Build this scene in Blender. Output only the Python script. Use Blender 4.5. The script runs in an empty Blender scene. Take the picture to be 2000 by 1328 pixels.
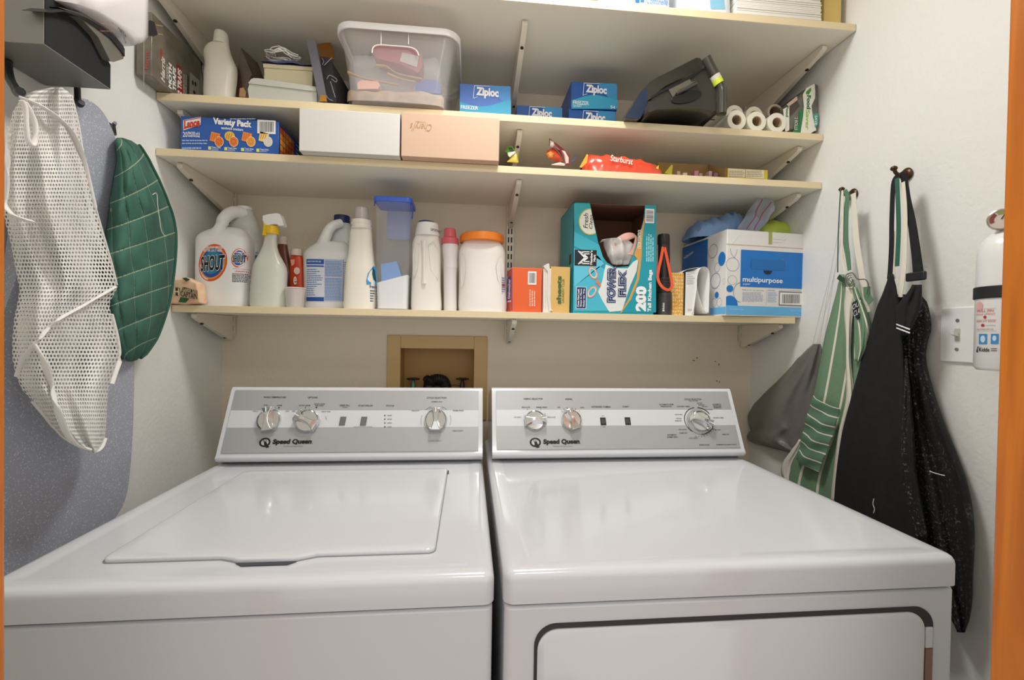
import bpy, math, random
from mathutils import Vector, Matrix
random.seed(7)
S = bpy.context.scene
COL = S.collection
PI = math.pi
# ---------------------------------------------------------------- camera
CX, CD, CZ, YAW, PIT, ROL, FPX = 0.7979, 1.5334, 1.2446, 0.0957, -0.0133, 0.0158, 872.96
CAM = Vector((CX, -CD, CZ))
FW = Vector((math.sin(YAW)*math.cos(PIT), math.cos(YAW)*math.cos(PIT), math.sin(PIT)))
R0 = Vector((math.cos(YAW), -math.sin(YAW), 0)); U0 = R0.cross(FW)
RT = R0*math.cos(ROL) + U0*math.sin(ROL); UP = -R0*math.sin(ROL) + U0*math.cos(ROL)
cd = bpy.data.cameras.new('camera'); cam = bpy.data.objects.new('camera', cd); COL.objects.link(cam)
cd.sensor_width = 36; cd.lens = FPX/2000*36; cd.clip_start = 0.02; cd.clip_end = 50
m = Matrix.Identity(4)
for i in range(3):
    m[i][0] = RT[i]; m[i][1] = UP[i]; m[i][2] = -FW[i]; m[i][3] = CAM[i]
cam.matrix_world = m
S.camera = cam
# ---------------------------------------------------------------- world, lights, exposure
w = bpy.data.worlds.new('world'); S.world = w; w.use_nodes = True
w.node_tree.nodes['Background'].inputs[0].default_value = (1.0, 0.985, 0.97, 1)
w.node_tree.nodes['Background'].inputs[1].default_value = 0.95
S.view_settings.view_transform = 'Standard'; S.view_settings.look = 'None'
S.view_settings.gamma = 1; S.view_settings.exposure = 0.22; S.view_settings.use_curve_mapping = False
def area(name, loc, target, size, power, col):
    l = bpy.data.lights.new(name, 'AREA'); l.shape = 'DISK'; l.size = size; l.energy = power; l.color = col
    o = bpy.data.objects.new(name, l); COL.objects.link(o); o.location = loc
    o.rotation_euler = (Vector(target)-Vector(loc)).to_track_quat('-Z', 'Y').to_euler()
    return o
area('hall_ceiling_lamp', (1.0, -1.75, 2.40), (0.95, -0.2, 1.4), 0.3, 3.5, (1.0, 0.99, 0.97))
area('closet_ceiling_lamp', (0.95, -0.66, 2.41), (0.95, -0.66, 0), 0.3, 10, (1.0, 0.995, 0.98))

# ---------------------------------------------------------------- dimensions (metres)
W = 1.818                     # room width, back wall y = 0
ZS = [2.089, 1.842, 1.702, 1.309]; DS = [0.417, 0.313, 0.313, 0.249]; TH = 0.019
ZC = 2.44; YF = -1.15         # ceiling height, closet front
def at(px, py, Y):            # where the sight line of a pixel of the 2000x1328 frame meets depth Y
    d = FW + RT*((px-1000)/FPX) - UP*((py-664)/FPX)
    return CAM + d*((Y+CD)/d.y)
def atx(px, py, X):
    d = FW + RT*((px-1000)/FPX) - UP*((py-664)/FPX)
    return CAM + d*((X-CX)/d.x)
def atz(px, py, Z):
    d = FW + RT*((px-1000)/FPX) - UP*((py-664)/FPX)
    return CAM + d*((Z-CZ)/d.z)
# ---------------------------------------------------------------- materials
def lin(c): return c/12.92 if c <= 0.04045 else ((c+0.055)/1.055)**2.4
def rgb(h): return tuple(lin(int(h[i:i+2], 16)/255) for i in (0, 2, 4)) + (1,)
_m = {}
def mat(h, rough=0.5, metal=0.0, alpha=1.0, bump=0.0, bscale=200.0, coat=0.0, var=0.0, vscale=8.0, var2=None, trans=0.0, emit=0):
    key = (h, rough, metal, alpha, bump, bscale, coat, var, vscale, var2, trans)
    if key in _m: return _m[key]
    M_ = bpy.data.materials.new('m_%s_%d' % (h, len(_m))); M_.use_nodes = True
    nt = M_.node_tree; b = nt.nodes['Principled BSDF']
    b.inputs['Base Color'].default_value = rgb(h); b.inputs['Roughness'].default_value = rough
    b.inputs['Metallic'].default_value = metal; b.inputs['Alpha'].default_value = alpha
    b.inputs['Coat Weight'].default_value = coat; b.inputs['Transmission Weight'].default_value = trans
    tc = nt.nodes.new('ShaderNodeTexCoord')
    if bump:
        n = nt.nodes.new('ShaderNodeTexNoise'); n.inputs['Scale'].default_value = bscale; n.inputs['Detail'].default_value = 3
        bp = nt.nodes.new('ShaderNodeBump'); bp.inputs['Strength'].default_value = bump; bp.inputs['Distance'].default_value = 0.002
        nt.links.new(tc.outputs['Object'], n.inputs['Vector']); nt.links.new(n.outputs['Fac'], bp.inputs['Height'])
        nt.links.new(bp.outputs['Normal'], b.inputs['Normal'])
    if var:
        n = nt.nodes.new('ShaderNodeTexNoise'); n.inputs['Scale'].default_value = vscale; n.inputs['Detail'].default_value = 4
        mx = nt.nodes.new('ShaderNodeMix'); mx.data_type = 'RGBA'
        mx.inputs[6].default_value = rgb(h); c2 = rgb(var2) if var2 else tuple(x*(1-var) for x in rgb(h)[:3])+(1,)
        mx.inputs[7].default_value = c2
        rp = nt.nodes.new('ShaderNodeMapRange'); rp.inputs[1].default_value = 0.35; rp.inputs[2].default_value = 0.65
        nt.links.new(tc.outputs['Object'], n.inputs['Vector']); nt.links.new(n.outputs['Fac'], rp.inputs[0])
        nt.links.new(rp.outputs[0], mx.inputs[0]); nt.links.new(mx.outputs[2], b.inputs['Base Color'])
    _m[key] = M_
    return M_
def node_mat(name, rough=0.8):
    M_ = bpy.data.materials.new(name); M_.use_nodes = True
    nt = M_.node_tree; b = nt.nodes['Principled BSDF']; b.inputs['Roughness'].default_value = rough
    return M_, nt, b
def mth(nt, op, a, b=None, c=None):
    n = nt.nodes.new('ShaderNodeMath'); n.operation = op
    for i, x in enumerate((a, b, c)):
        if x is None: continue
        if isinstance(x, (int, float)): n.inputs[i].default_value = x
        else: nt.links.new(x, n.inputs[i])
    return n.outputs[0]
def mixc(nt, fac, c1, c2):
    n = nt.nodes.new('ShaderNodeMix'); n.data_type = 'RGBA'; nt.links.new(fac, n.inputs[0])
    for i, c in ((6, c1), (7, c2)):
        if isinstance(c, str): n.inputs[i].default_value = rgb(c)
        else: nt.links.new(c, n.inputs[i])
    return n.outputs[2]
WHITE_EN = mat('d6d7da', 0.16, coat=0.3)
WALL = mat('ebeae4', 0.75, bump=0.55, bscale=95)
WALLB = mat('eaddc8', 0.75, bump=0.55, bscale=95)
SHELF = mat('f3eddc', 0.42)
BRK = mat('e4dccb', 0.4)
CHROME = mat('dcdcdc', 0.12, 1.0)
BLACKP = mat('16161a', 0.35)
# ---------------------------------------------------------------- objects
def worg(o):
    v = Vector((0, 0, 0))
    while o is not None:
        v += Vector(o.location); o = o.parent
    return v
def tag(o, label, cat, group=None, kind=None):
    o['label'] = label; o['category'] = cat
    if group: o['group'] = group
    if kind: o['kind'] = kind
    return o
def thing(name, label, cat, loc, group=None):
    o = bpy.data.objects.new(name, None); COL.objects.link(o); o.empty_display_size = 0.02
    o.location = loc
    return tag(o, label, cat, group)
class MB:
    def __init__(s): s.v = []; s.f = []; s.fm = []; s.m = []; s.uv = []
    def mi(s, mt):
        if mt not in s.m: s.m.append(mt)
        return s.m.index(mt)
    def add(s, vs, fs, mt, uvs=None):
        o = len(s.v); s.v += [tuple(x) for x in vs]; k = s.mi(mt)
        for f in fs: s.f.append(tuple(i+o for i in f)); s.fm.append(k)
        s.uv += uvs if uvs else [(0, 0)]*len(vs)
    def box(s, x0, x1, y0, y1, z0, z1, mt):
        vs = [(x, y, z) for z in (z0, z1) for y in (y0, y1) for x in (x0, x1)]
        s.add(vs, [(0, 2, 3, 1), (4, 5, 7, 6), (0, 1, 5, 4), (1, 3, 7, 5), (3, 2, 6, 7), (2, 0, 4, 6)], mt)
    def obox(s, O, A, B, C, mt):   # oriented box: corner and three edge vectors
        O, A, B, C = map(Vector, (O, A, B, C))
        vs = [O+A*i+B*j+C*k for k in (0, 1) for j in (0, 1) for i in (0, 1)]
        fs = [(0, 2, 3, 1), (4, 5, 7, 6), (0, 1, 5, 4), (1, 3, 7, 5), (3, 2, 6, 7), (2, 0, 4, 6)]
        if A.cross(B).dot(C) < 0: fs = [f[::-1] for f in fs]
        s.add(vs, fs, mt)
    def slab(s, pts, off, mt, smt=None):  # polygon (3-D points) given a thickness vector
        n = len(pts); off = Vector(off); a = [Vector(p) for p in pts]; b = [p+off for p in a]
        nn = Vector((0, 0, 0))
        for i in range(n): nn += a[i].cross(a[(i+1) % n])
        if nn.dot(off) > 0: a.reverse(); b.reverse()
        s.add(a+b, [tuple(range(n)), tuple(range(2*n-1, n-1, -1))], mt)
        s.add(a+b, [((i+1) % n, i, n+i, n+(i+1) % n) for i in range(n)], smt or mt)
    def loft(s, rings, mt, cap0=True, cap1=True, closed=True):
        n = len(rings[0]); vs = [p for r in rings for p in r]; fs = []
        uvs = [(j/n, i/max(1, len(rings)-1)) for i in range(len(rings)) for j in range(n)]
        for i in range(len(rings)-1):
            for j in range(n if closed else n-1):
                k = (j+1) % n; fs.append((i*n+j, i*n+k, (i+1)*n+k, (i+1)*n+j))
        if cap0: fs.append(tuple(range(n-1, -1, -1)))
        if cap1: fs.append(tuple((len(rings)-1)*n+j for j in range(n)))
        s.add(vs, fs, mt, uvs)
    def lathe(s, prof, c, mt, n=28, axis='z', cap0=True, cap1=True):
        rings = []
        for r, h in prof:
            ring = []
            for j in range(n):
                a = 2*PI*j/n; p, q = r*math.cos(a), r*math.sin(a)
                if axis == 'z': ring.append((c[0]+p, c[1]+q, c[2]+h))
                elif axis == 'y': ring.append((c[0]+p, c[1]+h, c[2]-q))
                elif axis == 'x': ring.append((c[0]+h, c[1]+p, c[2]+q))
                else:
                    e1, e2, e3 = axis; ring.append(Vector(c)+e1*p+e2*q+e3*h)
            rings.append(ring)
        s.loft(rings, mt, cap0, cap1)
    def tube(s, pts, r, mt, n=10, caps=True, flat=1.0):
        P = [Vector(p) for p in pts]; rs = r if isinstance(r, (list, tuple)) else [r]*len(P)
        rings = []; up = Vector((0.13, 0.21, 1)).normalized(); prev = None
        for i, p in enumerate(P):
            t = (P[min(i+1, len(P)-1)]-P[max(i-1, 0)]).normalized()
            a = t.cross(prev if prev is not None else up)
            if a.length < 1e-4: a = t.cross(Vector((1, 0, 0)))
            a.normalize(); b = t.cross(a).normalized(); 
            if prev is None: prev = -b if False else up
            rings.append([p+a*math.cos(2*PI*j/n)*rs[i]+b*math.sin(2*PI*j/n)*rs[i]*flat for j in range(n)])
        s.loft(rings, mt, caps, caps)
    def grid(s, fn, nu, nv, mt, mtf=None):
        vs = []; uvs = []
        for j in range(nv+1):
            for i in range(nu+1):
                u, v = i/nu, j/nv; vs.append(fn(u, v)); uvs.append((u, v))
        if mtf is None:
            s.add(vs, [(j*(nu+1)+i, j*(nu+1)+i+1, (j+1)*(nu+1)+i+1, (j+1)*(nu+1)+i) for j in range(nv) for i in range(nu)], mt, uvs)
        else:
            o = len(s.v); s.v += [tuple(x) for x in vs]; s.uv += uvs
            for j in range(nv):
                for i in range(nu):
                    s.f.append(tuple(o+k for k in (j*(nu+1)+i, j*(nu+1)+i+1, (j+1)*(nu+1)+i+1, (j+1)*(nu+1)+i)))
                    s.fm.append(s.mi(mtf((i+.5)/nu, (j+.5)/nv)))
    def build(s, name, parent=None, bevel=0, seg=2, smooth=True, solid=0, sub=0, loc=None, ang=35, soff=0):
        me = bpy.data.meshes.new(name)
        if parent is not None: org = worg(parent)
        elif loc is not None: org = Vector(loc)
        else:
            xs = list(zip(*s.v)); org = Vector(((min(xs[0])+max(xs[0]))/2, (min(xs[1])+max(xs[1]))/2, min(xs[2])))
        me.from_pydata([tuple(Vector(p)-org) for p in s.v], [], s.f)
        for mt in s.m: me.materials.append(mt)
        me.polygons.foreach_set('material_index', s.fm)
        ul = me.uv_layers.new(name='uv')
        for lp in me.loops: ul.data[lp.index].uv = s.uv[lp.vertex_index]
        if smooth:
            me.polygons.foreach_set('use_smooth', [True]*len(me.polygons)); me.set_sharp_from_angle(angle=math.radians(ang))
        me.validate(); me.update()
        o = bpy.data.objects.new(name, me); COL.objects.link(o)
        if parent is not None: o.parent = parent
        else: o.location = org
        if solid:
            md = o.modifiers.new('solid', 'SOLIDIFY'); md.thickness = solid; md.offset = soff
        if bevel:
            md = o.modifiers.new('bevel', 'BEVEL'); md.width = bevel; md.segments = seg; md.limit_method = 'ANGLE'; md.angle_limit = math.radians(40)
        if sub:
            md = o.modifiers.new('sub', 'SUBSURF'); md.levels = sub; md.render_levels = sub
        return o
def se(cx, cy, z, rx, ry, e=2.0, n=32):
    r = []
    for j in range(n):
        a = 2*PI*j/n; c, s_ = math.cos(a), math.sin(a)
        r.append((cx+rx*math.copysign(abs(c)**(2/e), c), cy+ry*math.copysign(abs(s_)**(2/e), s_), z))
    return r
def interp(rows, t):
    if t <= rows[0][0]: return rows[0][1:]
    for a, b in zip(rows, rows[1:]):
        if t <= b[0]:
            k = (t-a[0])/(b[0]-a[0]); return tuple(x+(y-x)*k for x, y in zip(a[1:], b[1:]))
    return rows[-1][1:]
def cr(rows, t):   # Catmull-Rom through rows sorted by first item
    n = len(rows)
    if t <= rows[0][0]: return rows[0][1:]
    if t >= rows[-1][0]: return rows[-1][1:]
    for i in range(n-1):
        if rows[i][0] <= t <= rows[i+1][0]:
            k = (t-rows[i][0])/(rows[i+1][0]-rows[i][0]); p0 = rows[max(i-1, 0)]; p1 = rows[i]; p2 = rows[i+1]; p3 = rows[min(i+2, n-1)]
            return tuple(0.5*(2*b+(c-a)*k+(2*a-5*b+4*c-d)*k*k+(3*b-a-3*c+d)*k**3) for a, b, c, d in zip(p0[1:], p1[1:], p2[1:], p3[1:]))
def turned(mb, rows, Yc, mt, dr=1.0, e=2.0, n=32, zb=None, ry=None, cap0=True, cap1=True, fine=0):
    """stack of (super)ellipse rings; rows: (py, pxL, pxR[, depth radius]) read at depth Yc, top to bottom"""
    rows = sorted(rows)
    if fine:
        t0, t1 = rows[0][0], rows[-1][0]
        rr = [r[:3] for r in rows]
        rows = [(t0+(t1-t0)*i/fine,)+cr(rr, t0+(t1-t0)*i/fine) for i in range(fine+1)]
    rings = []
    for r in rows[::-1]:
        a = at(r[1], r[0], Yc); b = at(r[2], r[0], Yc); rx = (b.x-a.x)/2; cx = (a.x+b.x)/2; z = (a.z+b.z)/2
        rings.append(se(cx, Yc, z, rx, ry if ry else rx*dr, e, n))
    if zb is not None: rings[0] = [(p[0], p[1], zb) for p in rings[0]]
    mb.loft(rings, mt, cap0, cap1)
    return rings
def ptube(mb, pts, r, mt, n=10, flat=1.0, sm=0):
    P = [at(*p) for p in pts]
    if sm: P = spl(P, sm)
    mb.tube(P, r, mt, n, flat=flat)
def spl(P, k=6):
    out = []
    for i in range(len(P)-1):
        p0, p1, p2, p3 = P[max(i-1, 0)], P[i], P[i+1], P[min(i+2, len(P)-1)]
        for j in range(k):
            t = j/k; out.append(0.5*(2*p1+(p2-p0)*t+(2*p0-5*p1+4*p2-p3)*t*t+(3*p1-p0-3*p2+p3)*t**3))
    out.append(P[-1]); return out
# ---------------------------------------------------------------- printed faces
_t = {}
def tmesh(s, bold, shear):
    k = (s, bold, shear)
    if k not in _t:
        cu = bpy.data.curves.new('t', 'FONT'); cu.body = s; cu.offset = bold; cu.shear = shear; cu.resolution_u = 3
        ob = bpy.data.objects.new('t', cu); me = bpy.data.meshes.new_from_object(ob)
        vs = [(v.co.x, v.co.y) for v in me.vertices]; fs = [tuple(p.vertices) for p in me.polygons]
        bpy.data.objects.remove(ob); bpy.data.curves.remove(cu); bpy.data.meshes.remove(me)
        xs = [v[0] for v in vs]; ys = [v[1] for v in vs]
        _t[k] = ([((x-min(xs))/(max(xs)-min(xs)), (y-min(ys))/max(1e-6, max(ys)-min(ys))) for x, y in vs], fs)
    return _t[k]
class Dec:
    """flat print on a face: O a point of the face, U right, V up. Positions are photo pixels carried onto the face."""
    def __init__(s, O, U, V, wrap=None, rough=0.45, step=0.00025):
        s.O = Vector(O); s.U = Vector(U).normalized(); s.V = Vector(V).normalized(); s.N = s.U.cross(s.V).normalized()
        s.mb = MB(); s.wrap = wrap; s.rough = rough; s.step = step
    def uv(s, px, py):
        d = FW + RT*((px-1000)/FPX) - UP*((py-664)/FPX)
        p = CAM + d*((s.O-CAM).dot(s.N)/d.dot(s.N)) - s.O
        return p.dot(s.U), p.dot(s.V)
    def w3(s, u, v, lay):
        p = s.O+s.U*u+s.V*v+s.N*(0.0003+s.step*lay)
        if s.wrap: p = s.wrap(p, 0.0004+s.step*lay)
        return p
    def add2(s, pts, fs, h, lay, mt=None):
        s.mb.add([s.w3(u, v, lay) for u, v in pts], fs, mt or mat(h, s.rough))
    def bounds(s, x0, y0, x1, y1):
        xm, ym = (x0+x1)/2, (y0+y1)/2
        return s.uv(x0, ym)[0], s.uv(x1, ym)[0], s.uv(xm, y1)[1], s.uv(xm, y0)[1]
    def rect(s, x0, y0, x1, y1, h, lay=1, mt=None):
        a, b, c, d = s.bounds(x0, y0, x1, y1); n = 14 if s.wrap else 1
        pts = [(a+(b-a)*i/n, y) for y in (c, d) for i in range(n+1)]
        s.add2(pts, [(i, i+1, n+2+i, n+1+i) for i in range(n)], h, lay, mt)
    def poly(s, pts, h, lay=1):
        p = [s.uv(*q) for q in pts]; s.add2(p, [tuple(range(len(p)))], h, lay)
    def ell(s, x0, y0, x1, y1, h, lay=1, ring=0, n=40, rot=0, a0=0, a1=2*PI):
        a, b, c, d = s.bounds(x0, y0, x1, y1); cx, cy, rx, ry = (a+b)/2, (c+d)/2, (b-a)/2, (d-c)/2
        full = abs(a1-a0) > 6.2; cr_, sr = math.cos(rot), math.sin(rot)
        def P(t, k):
            x, y = rx*k*math.cos(t), ry*k*math.sin(t); return (cx+x*cr_-y*sr, cy+x*sr+y*cr_)
        ts = [a0+(a1-a0)*i/n for i in range(n if full else n+1)]
        if ring:
            pts = [P(t, 1) for t in ts]+[P(t, 1-ring) for t in ts]; m_ = len(ts)
            s.add2(pts, [(i, (i+1) % m_, m_+(i+1) % m_, m_+i) for i in range(m_ if full else m_-1)], h, lay)
        else: s.add2([P(t, 1) for t in ts], [tuple(range(len(ts)))], h, lay)
    def text(s, t, x0, y0, x1, y1, h, lay=3, rot=0, bold=0.0, shear=0.0, skew=0.0):
        a, b, c, d = s.bounds(x0, y0, x1, y1); vs, fs = tmesh(t, bold, shear)
        pts = []
        for x, y in vs:
            if rot == 90: x, y = 1-y, x
            elif rot == 180: x, y = 1-x, 1-y
            elif rot == 270: x, y = y, 1-x
            pts.append((a+(b-a)*x, c+(d-c)*y+skew*(b-a)*(x-.5)))
        s.add2(pts, fs, h, lay)
    def lines(s, x0, y0, x1, y1, n, h, lay=2, fill=0.45, vert=False, rag=0.2):
        for i in range(n):
            if vert:
                w_ = (x1-x0)/n; xa = x0+w_*(i+.5-fill/2); y = y1
                e = y0+random.random()*rag*(y1-y0)
                while y > e:
                    l = (y1-y0)*random.uniform(.06, .16); s.rect(xa, max(e, y-l), xa+w_*fill, y, h, lay); y -= l*1.18
            else:
                w_ = (y1-y0)/n; ya = y0+w_*(i+.5-fill/2); x = x0; e = x1-random.random()*rag*(x1-x0)
                while x < e:
                    l = (x1-x0)*random.uniform(.06, .16); s.rect(x, ya, min(e, x+l), ya+w_*fill, h, lay); x += l*1.18
    def barcode(s, x0, y0, x1, y1, lay=2, bg='f4f2ee', fg='3a3838', n=16, vert=False):
        s.rect(x0, y0, x1, y1, bg, lay)
        mx, my = (x1-x0)*.1, (y1-y0)*.12
        for i in range(n):
            k = (i+random.uniform(.1, .3))/n; k2 = k+random.uniform(.35, .65)/n
            if vert: s.rect(x0+mx, y0+my+(y1-y0-2*my)*k, x1-mx, y0+my+(y1-y0-2*my)*k2, fg, lay+1)
            else: s.rect(x0+mx+(x1-x0-2*mx)*k, y0+my, x0+mx+(x1-x0-2*mx)*k2, y1-my, fg, lay+1)
    def build(s, name, parent): return s.mb.build(name, parent, smooth=bool(s.wrap), ang=60)
def yface(Y, wrap=None, **k): return Dec((0, Y, 0), (1, 0, 0), (0, 0, 1), wrap, **k)
def xz(px0, px1, ptop, Y):     # left x, right x and top z of a pixel extent read at depth Y
    a, b = at(px0, ptop, Y), at(px1, ptop, Y)
    return a.x, b.x, (a.z+b.z)/2
def copy_tree(o, parent=None):
    c = o.copy(); COL.objects.link(c)
    if parent: c.parent = parent
    for ch in list(o.children): copy_tree(ch, c)
    return c
# ================================================================= the room
def struct(name, mb, **k):
    o = mb.build(name, **k); o['kind'] = 'structure'; return o
b = MB(); b.box(-.1, W+.1, 0, .1, 0, ZC, WALLB)
wall_back = struct('wall_back', b, smooth=False)
b = MB(); b.box(-.1, 0, YF-.1, 0, 0, ZC, WALL); struct('wall_left', b, smooth=False)
b = MB(); b.box(W, W+.1, YF-.1, 0, 0, ZC, WALL); struct('wall_right', b, smooth=False)
b = MB(); b.box(-1, .41, YF-.11, YF-.001, 0, ZC, WALL); b.box(1.335, 2.9, YF-.11, YF-.001, 0, ZC, WALL); struct('wall_front', b, smooth=False)
b = MB(); b.box(-1, 2.9, -3, .1, -.05, 0, mat('7d5d42', .5, var=.3, vscale=5)); struct('floor', b, smooth=False)
b = MB(); b.box(-1, 2.9, -3, .1, ZC, ZC+.05, mat('e9e6dc', .8, bump=.4, bscale=60)); struct('ceiling', b, smooth=False)
WOOD, nt, bs = node_mat('orange_oak', .38)
tc = nt.nodes.new('ShaderNodeTexCoord'); mp = nt.nodes.new('ShaderNodeMapping'); mp.inputs['Scale'].default_value = (14, 14, 1.1)
nz = nt.nodes.new('ShaderNodeTexNoise'); nz.inputs['Scale'].default_value = 3; nz.inputs['Detail'].default_value = 6; nz.inputs['Distortion'].default_value = 1.2
nt.links.new(tc.outputs['Object'], mp.inputs[0]); nt.links.new(mp.outputs[0], nz.inputs['Vector'])
nt.links.new(mixc(nt, mth(nt, 'MULTIPLY_ADD', nz.outputs['Fac'], 2.2, -.6), 'e08428', 'b86216'), bs.inputs['Base Color'])
for nm, x0, x1 in (('trim_1', .41, .44), ('trim_2', 1.305, 1.335)):
    b = MB(); b.box(x0, x1, YF-.125, YF, 0, ZC, WOOD); struct(nm, b, bevel=.003)
# ================================================================= shelves, standards and brackets
names4 = ['top shelf', 'second shelf from the top', 'third shelf from the top', 'lowest shelf']
edges = ['holding tissue packs and folded paper', 'holding the clear bin and black sealer', 'holding cracker and cookie boxes', 'holding the cleaning bottles']
for i in range(4):
    b = MB(); b.box(.002, W-.002 if i < 3 else W-.025, -DS[i], -.001, ZS[i]-TH, ZS[i], SHELF)
    o = b.build('wall_shelf', bevel=.0015)
    b = MB(); b.box(.002, W-.002 if i < 3 else W-.025, -DS[i]-.0012, -DS[i], ZS[i]-TH+.0002, ZS[i]-.0002, mat('e6d3ab', .42)); b.build('edge_band', o, bevel=.0005)
    tag(o, 'cream laminate %s, %s' % (names4[i], edges[i]), 'shelf', 'cream wall shelves')
XS = [at(460, 500, 0).x-.006, at(995, 500, 0).x, at(1447, 640, 0).x]
side = ['left', 'middle', 'right']
for k, x in enumerate(XS):
    hw = .0125; zb = [at(455, 655, 0).z, at(995, 662, 0).z, at(1447, 667, 0).z][k]
    b = MB(); b.box(x-hw, x+hw, -.004, -.0005, zb, 2.3, BRK)
    b.box(x-hw, x-hw+.003, -.013, -.003, zb, 2.3, BRK); b.box(x+hw-.003, x+hw, -.013, -.003, zb, 2.3, BRK); b.box(x-.003, x+.003, -.012, -.003, zb, 2.3, BRK)
    b.box(x-hw, x-.0075, -.0135, -.012, zb, 2.3, BRK); b.box(x+.0075, x+hw, -.0135, -.012, zb, 2.3, BRK); b.box(x-.003, x+.003, -.0135, -.012, zb, 2.3, BRK)
    z = zb+.015
    while z < 2.28:
        b.box(x-.0075, x-.003, -.0133, -.012, z+.018, z+.0285, BRK); b.box(x+.003, x+.0075, -.0133, -.012, z+.018, z+.0285, BRK)
        b.box(x-.0075, x-.003, -.0125, -.0115, z, z+.018, mat('2c2622', .8)); b.box(x+.003, x+.0075, -.0125, -.0115, z, z+.018, mat('2c2622', .8))
        z += .0285
    b.box(x-.0075, x+.0075, -.0133, -.012, zb, zb+.015, BRK)
    tag(b.build('shelf_standard'), 'cream slotted shelf standard on the back wall, the %s one of the three' % side[k], 'shelf standard', 'slotted wall standards')
    for i in range(4):
        L = [.355, .27, .27, .205][i]; zt = ZS[i]-TH-.0008; h = .078 if i else .095
        pr = [(-.014, 0), (-L, 0), (-L-.004, -.004), (-L-.003, -.012), (-L+.012, -.019), (-.03, -h), (-.014, -h)]
        t = thing('shelf_bracket', 'cream steel bracket under the %s, on the %s standard' % (names4[i], side[k]), 'bracket', (x, -.014, zt-h), 'cream shelf brackets')
        b = MB(); b.slab([(x-.007, y, zt+z_) for y, z_ in pr], (.014, 0, 0), BRK)
        b.build('bracket_arm', t, bevel=.003, seg=2)
        for q in (.82, .18):
            b = MB()
            y = -.014-(L-.014)*q; zz = zt-.019-(h-.019)*(1-(q-.05)/.93) if q < .9 else zt-.02
            b.lathe([(.0045, -.0016), (.0045, .001), (.003, .0035)], (x, y, zz-.001), mat('3c3630', .5, .6), 10)
            b.build('screw', t)
# ================================================================= washer box in the wall
t = thing('washer_outlet_box', 'tan recessed plumbing outlet box with two valves above the washer', 'outlet box', (at(855, 700, 0).x, -.005, 1.0))
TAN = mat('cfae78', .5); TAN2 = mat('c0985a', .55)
x0, x1, z1 = xz(757, 952, 656, 0); z0 = at(952, 820, 0).z
i0, i1, iz1 = xz(783, 926, 681, 0); iz0 = z0+.045
b = MB(); b.box(x0, i0, -.008, -.0005, z0, z1, TAN); b.box(i1, x1, -.008, -.0005, z0, z1, TAN); b.box(i0, i1, -.008, -.0005, iz1, z1, TAN); b.box(i0, i1, -.008, -.0005, z0, iz0, TAN)
b.build('frame', t, bevel=.002)
# the recess is cut into the wall
d = .085
bm = wall_back.data
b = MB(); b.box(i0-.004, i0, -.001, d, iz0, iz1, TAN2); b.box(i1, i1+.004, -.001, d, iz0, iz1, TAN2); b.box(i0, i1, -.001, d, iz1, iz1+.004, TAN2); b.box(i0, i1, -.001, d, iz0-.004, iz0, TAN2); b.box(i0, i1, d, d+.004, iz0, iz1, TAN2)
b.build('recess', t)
wb = MB()
for xa, xb, za, zb_ in ((-.1, i0-.004, 0, ZC), (i1+.004, W+.1, 0, ZC), (i0-.004, i1+.004, 0, iz0-.004), (i0-.004, i1+.004, iz1+.004, ZC)):
    wb.box(xa, xb, 0, .1, za, zb_, WALLB)
nm = wb.build('tmp', smooth=False); nm.location = nm.location
old = wall_back.data; wall_back.data = nm.data; wall_back.location = nm.location; bpy.data.objects.remove(nm)
for px, tx in ((807, '5f8a72'), (903, '4a4038')):
    c = at(px, 740, .04); b = MB(); BR = mat(tx, .5, .5); DK = mat('2b1a16', .45)
    b.lathe([(.009, -.13), (.009, -.02), (.006, -.012), (.004, .004)], c, BR, 14); v = b.build('valve', t)
    b = MB(); b.lathe([(.010, -.003), (.011, 0), (.010, .004)], c, DK, 14)
    for j in range(6):
        a = j*PI/3; p = Vector((c.x+.016*math.cos(a), c.y+.016*math.sin(a), c.z)); b.lathe([(.0055, -.003), (.0065, 0), (.0055, .003)], p, DK, 10)
    b.build('valve_handle', v, bevel=.0008)
HB = mat('18181a', .5)
b = MB(); P = spl([at(842, 790, .05), at(838, 752, .05), at(850, 742, .05), at(866, 745, .045), at(872, 765, .04), at(872, 800, .03)], 10)
b.tube(P, [.019+.0018*(i % 2) for i in range(len(P))], HB, 16); b.tube([at(832, 738, .03), at(838, 745, .04), at(846, 748, .05)], [.013, .016, .017], HB, 12)
b.tube(spl([at(872, 758, .03), at(885, 752, .03), at(900, 754, .03)], 5), .0012, HB, 6)
tag(b.build('drain_hose'), 'black corrugated drain hose bent over inside the tan outlet box', 'hose')
# small scuffs on the paint
D = Dec((0, -.0002, 0), (1, 0, 0), (0, 0, 1)); random.seed(11)
for x, y, w_, h_ in ((1355, 704, 3, 1.2), (1361, 699, 1.5, 2), (1397, 706, 1.5, 1.2), (1404, 712, 1.2, 2.5), (1400, 744, 2, 1.2), (1405, 746, 1.2, 2)):
    D.ell(x-w_, y-h_, x+w_, y+h_, '8f8068', 1, n=9, rot=random.uniform(-.6, .6))
D.build('scuff_marks', wall_back)
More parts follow.
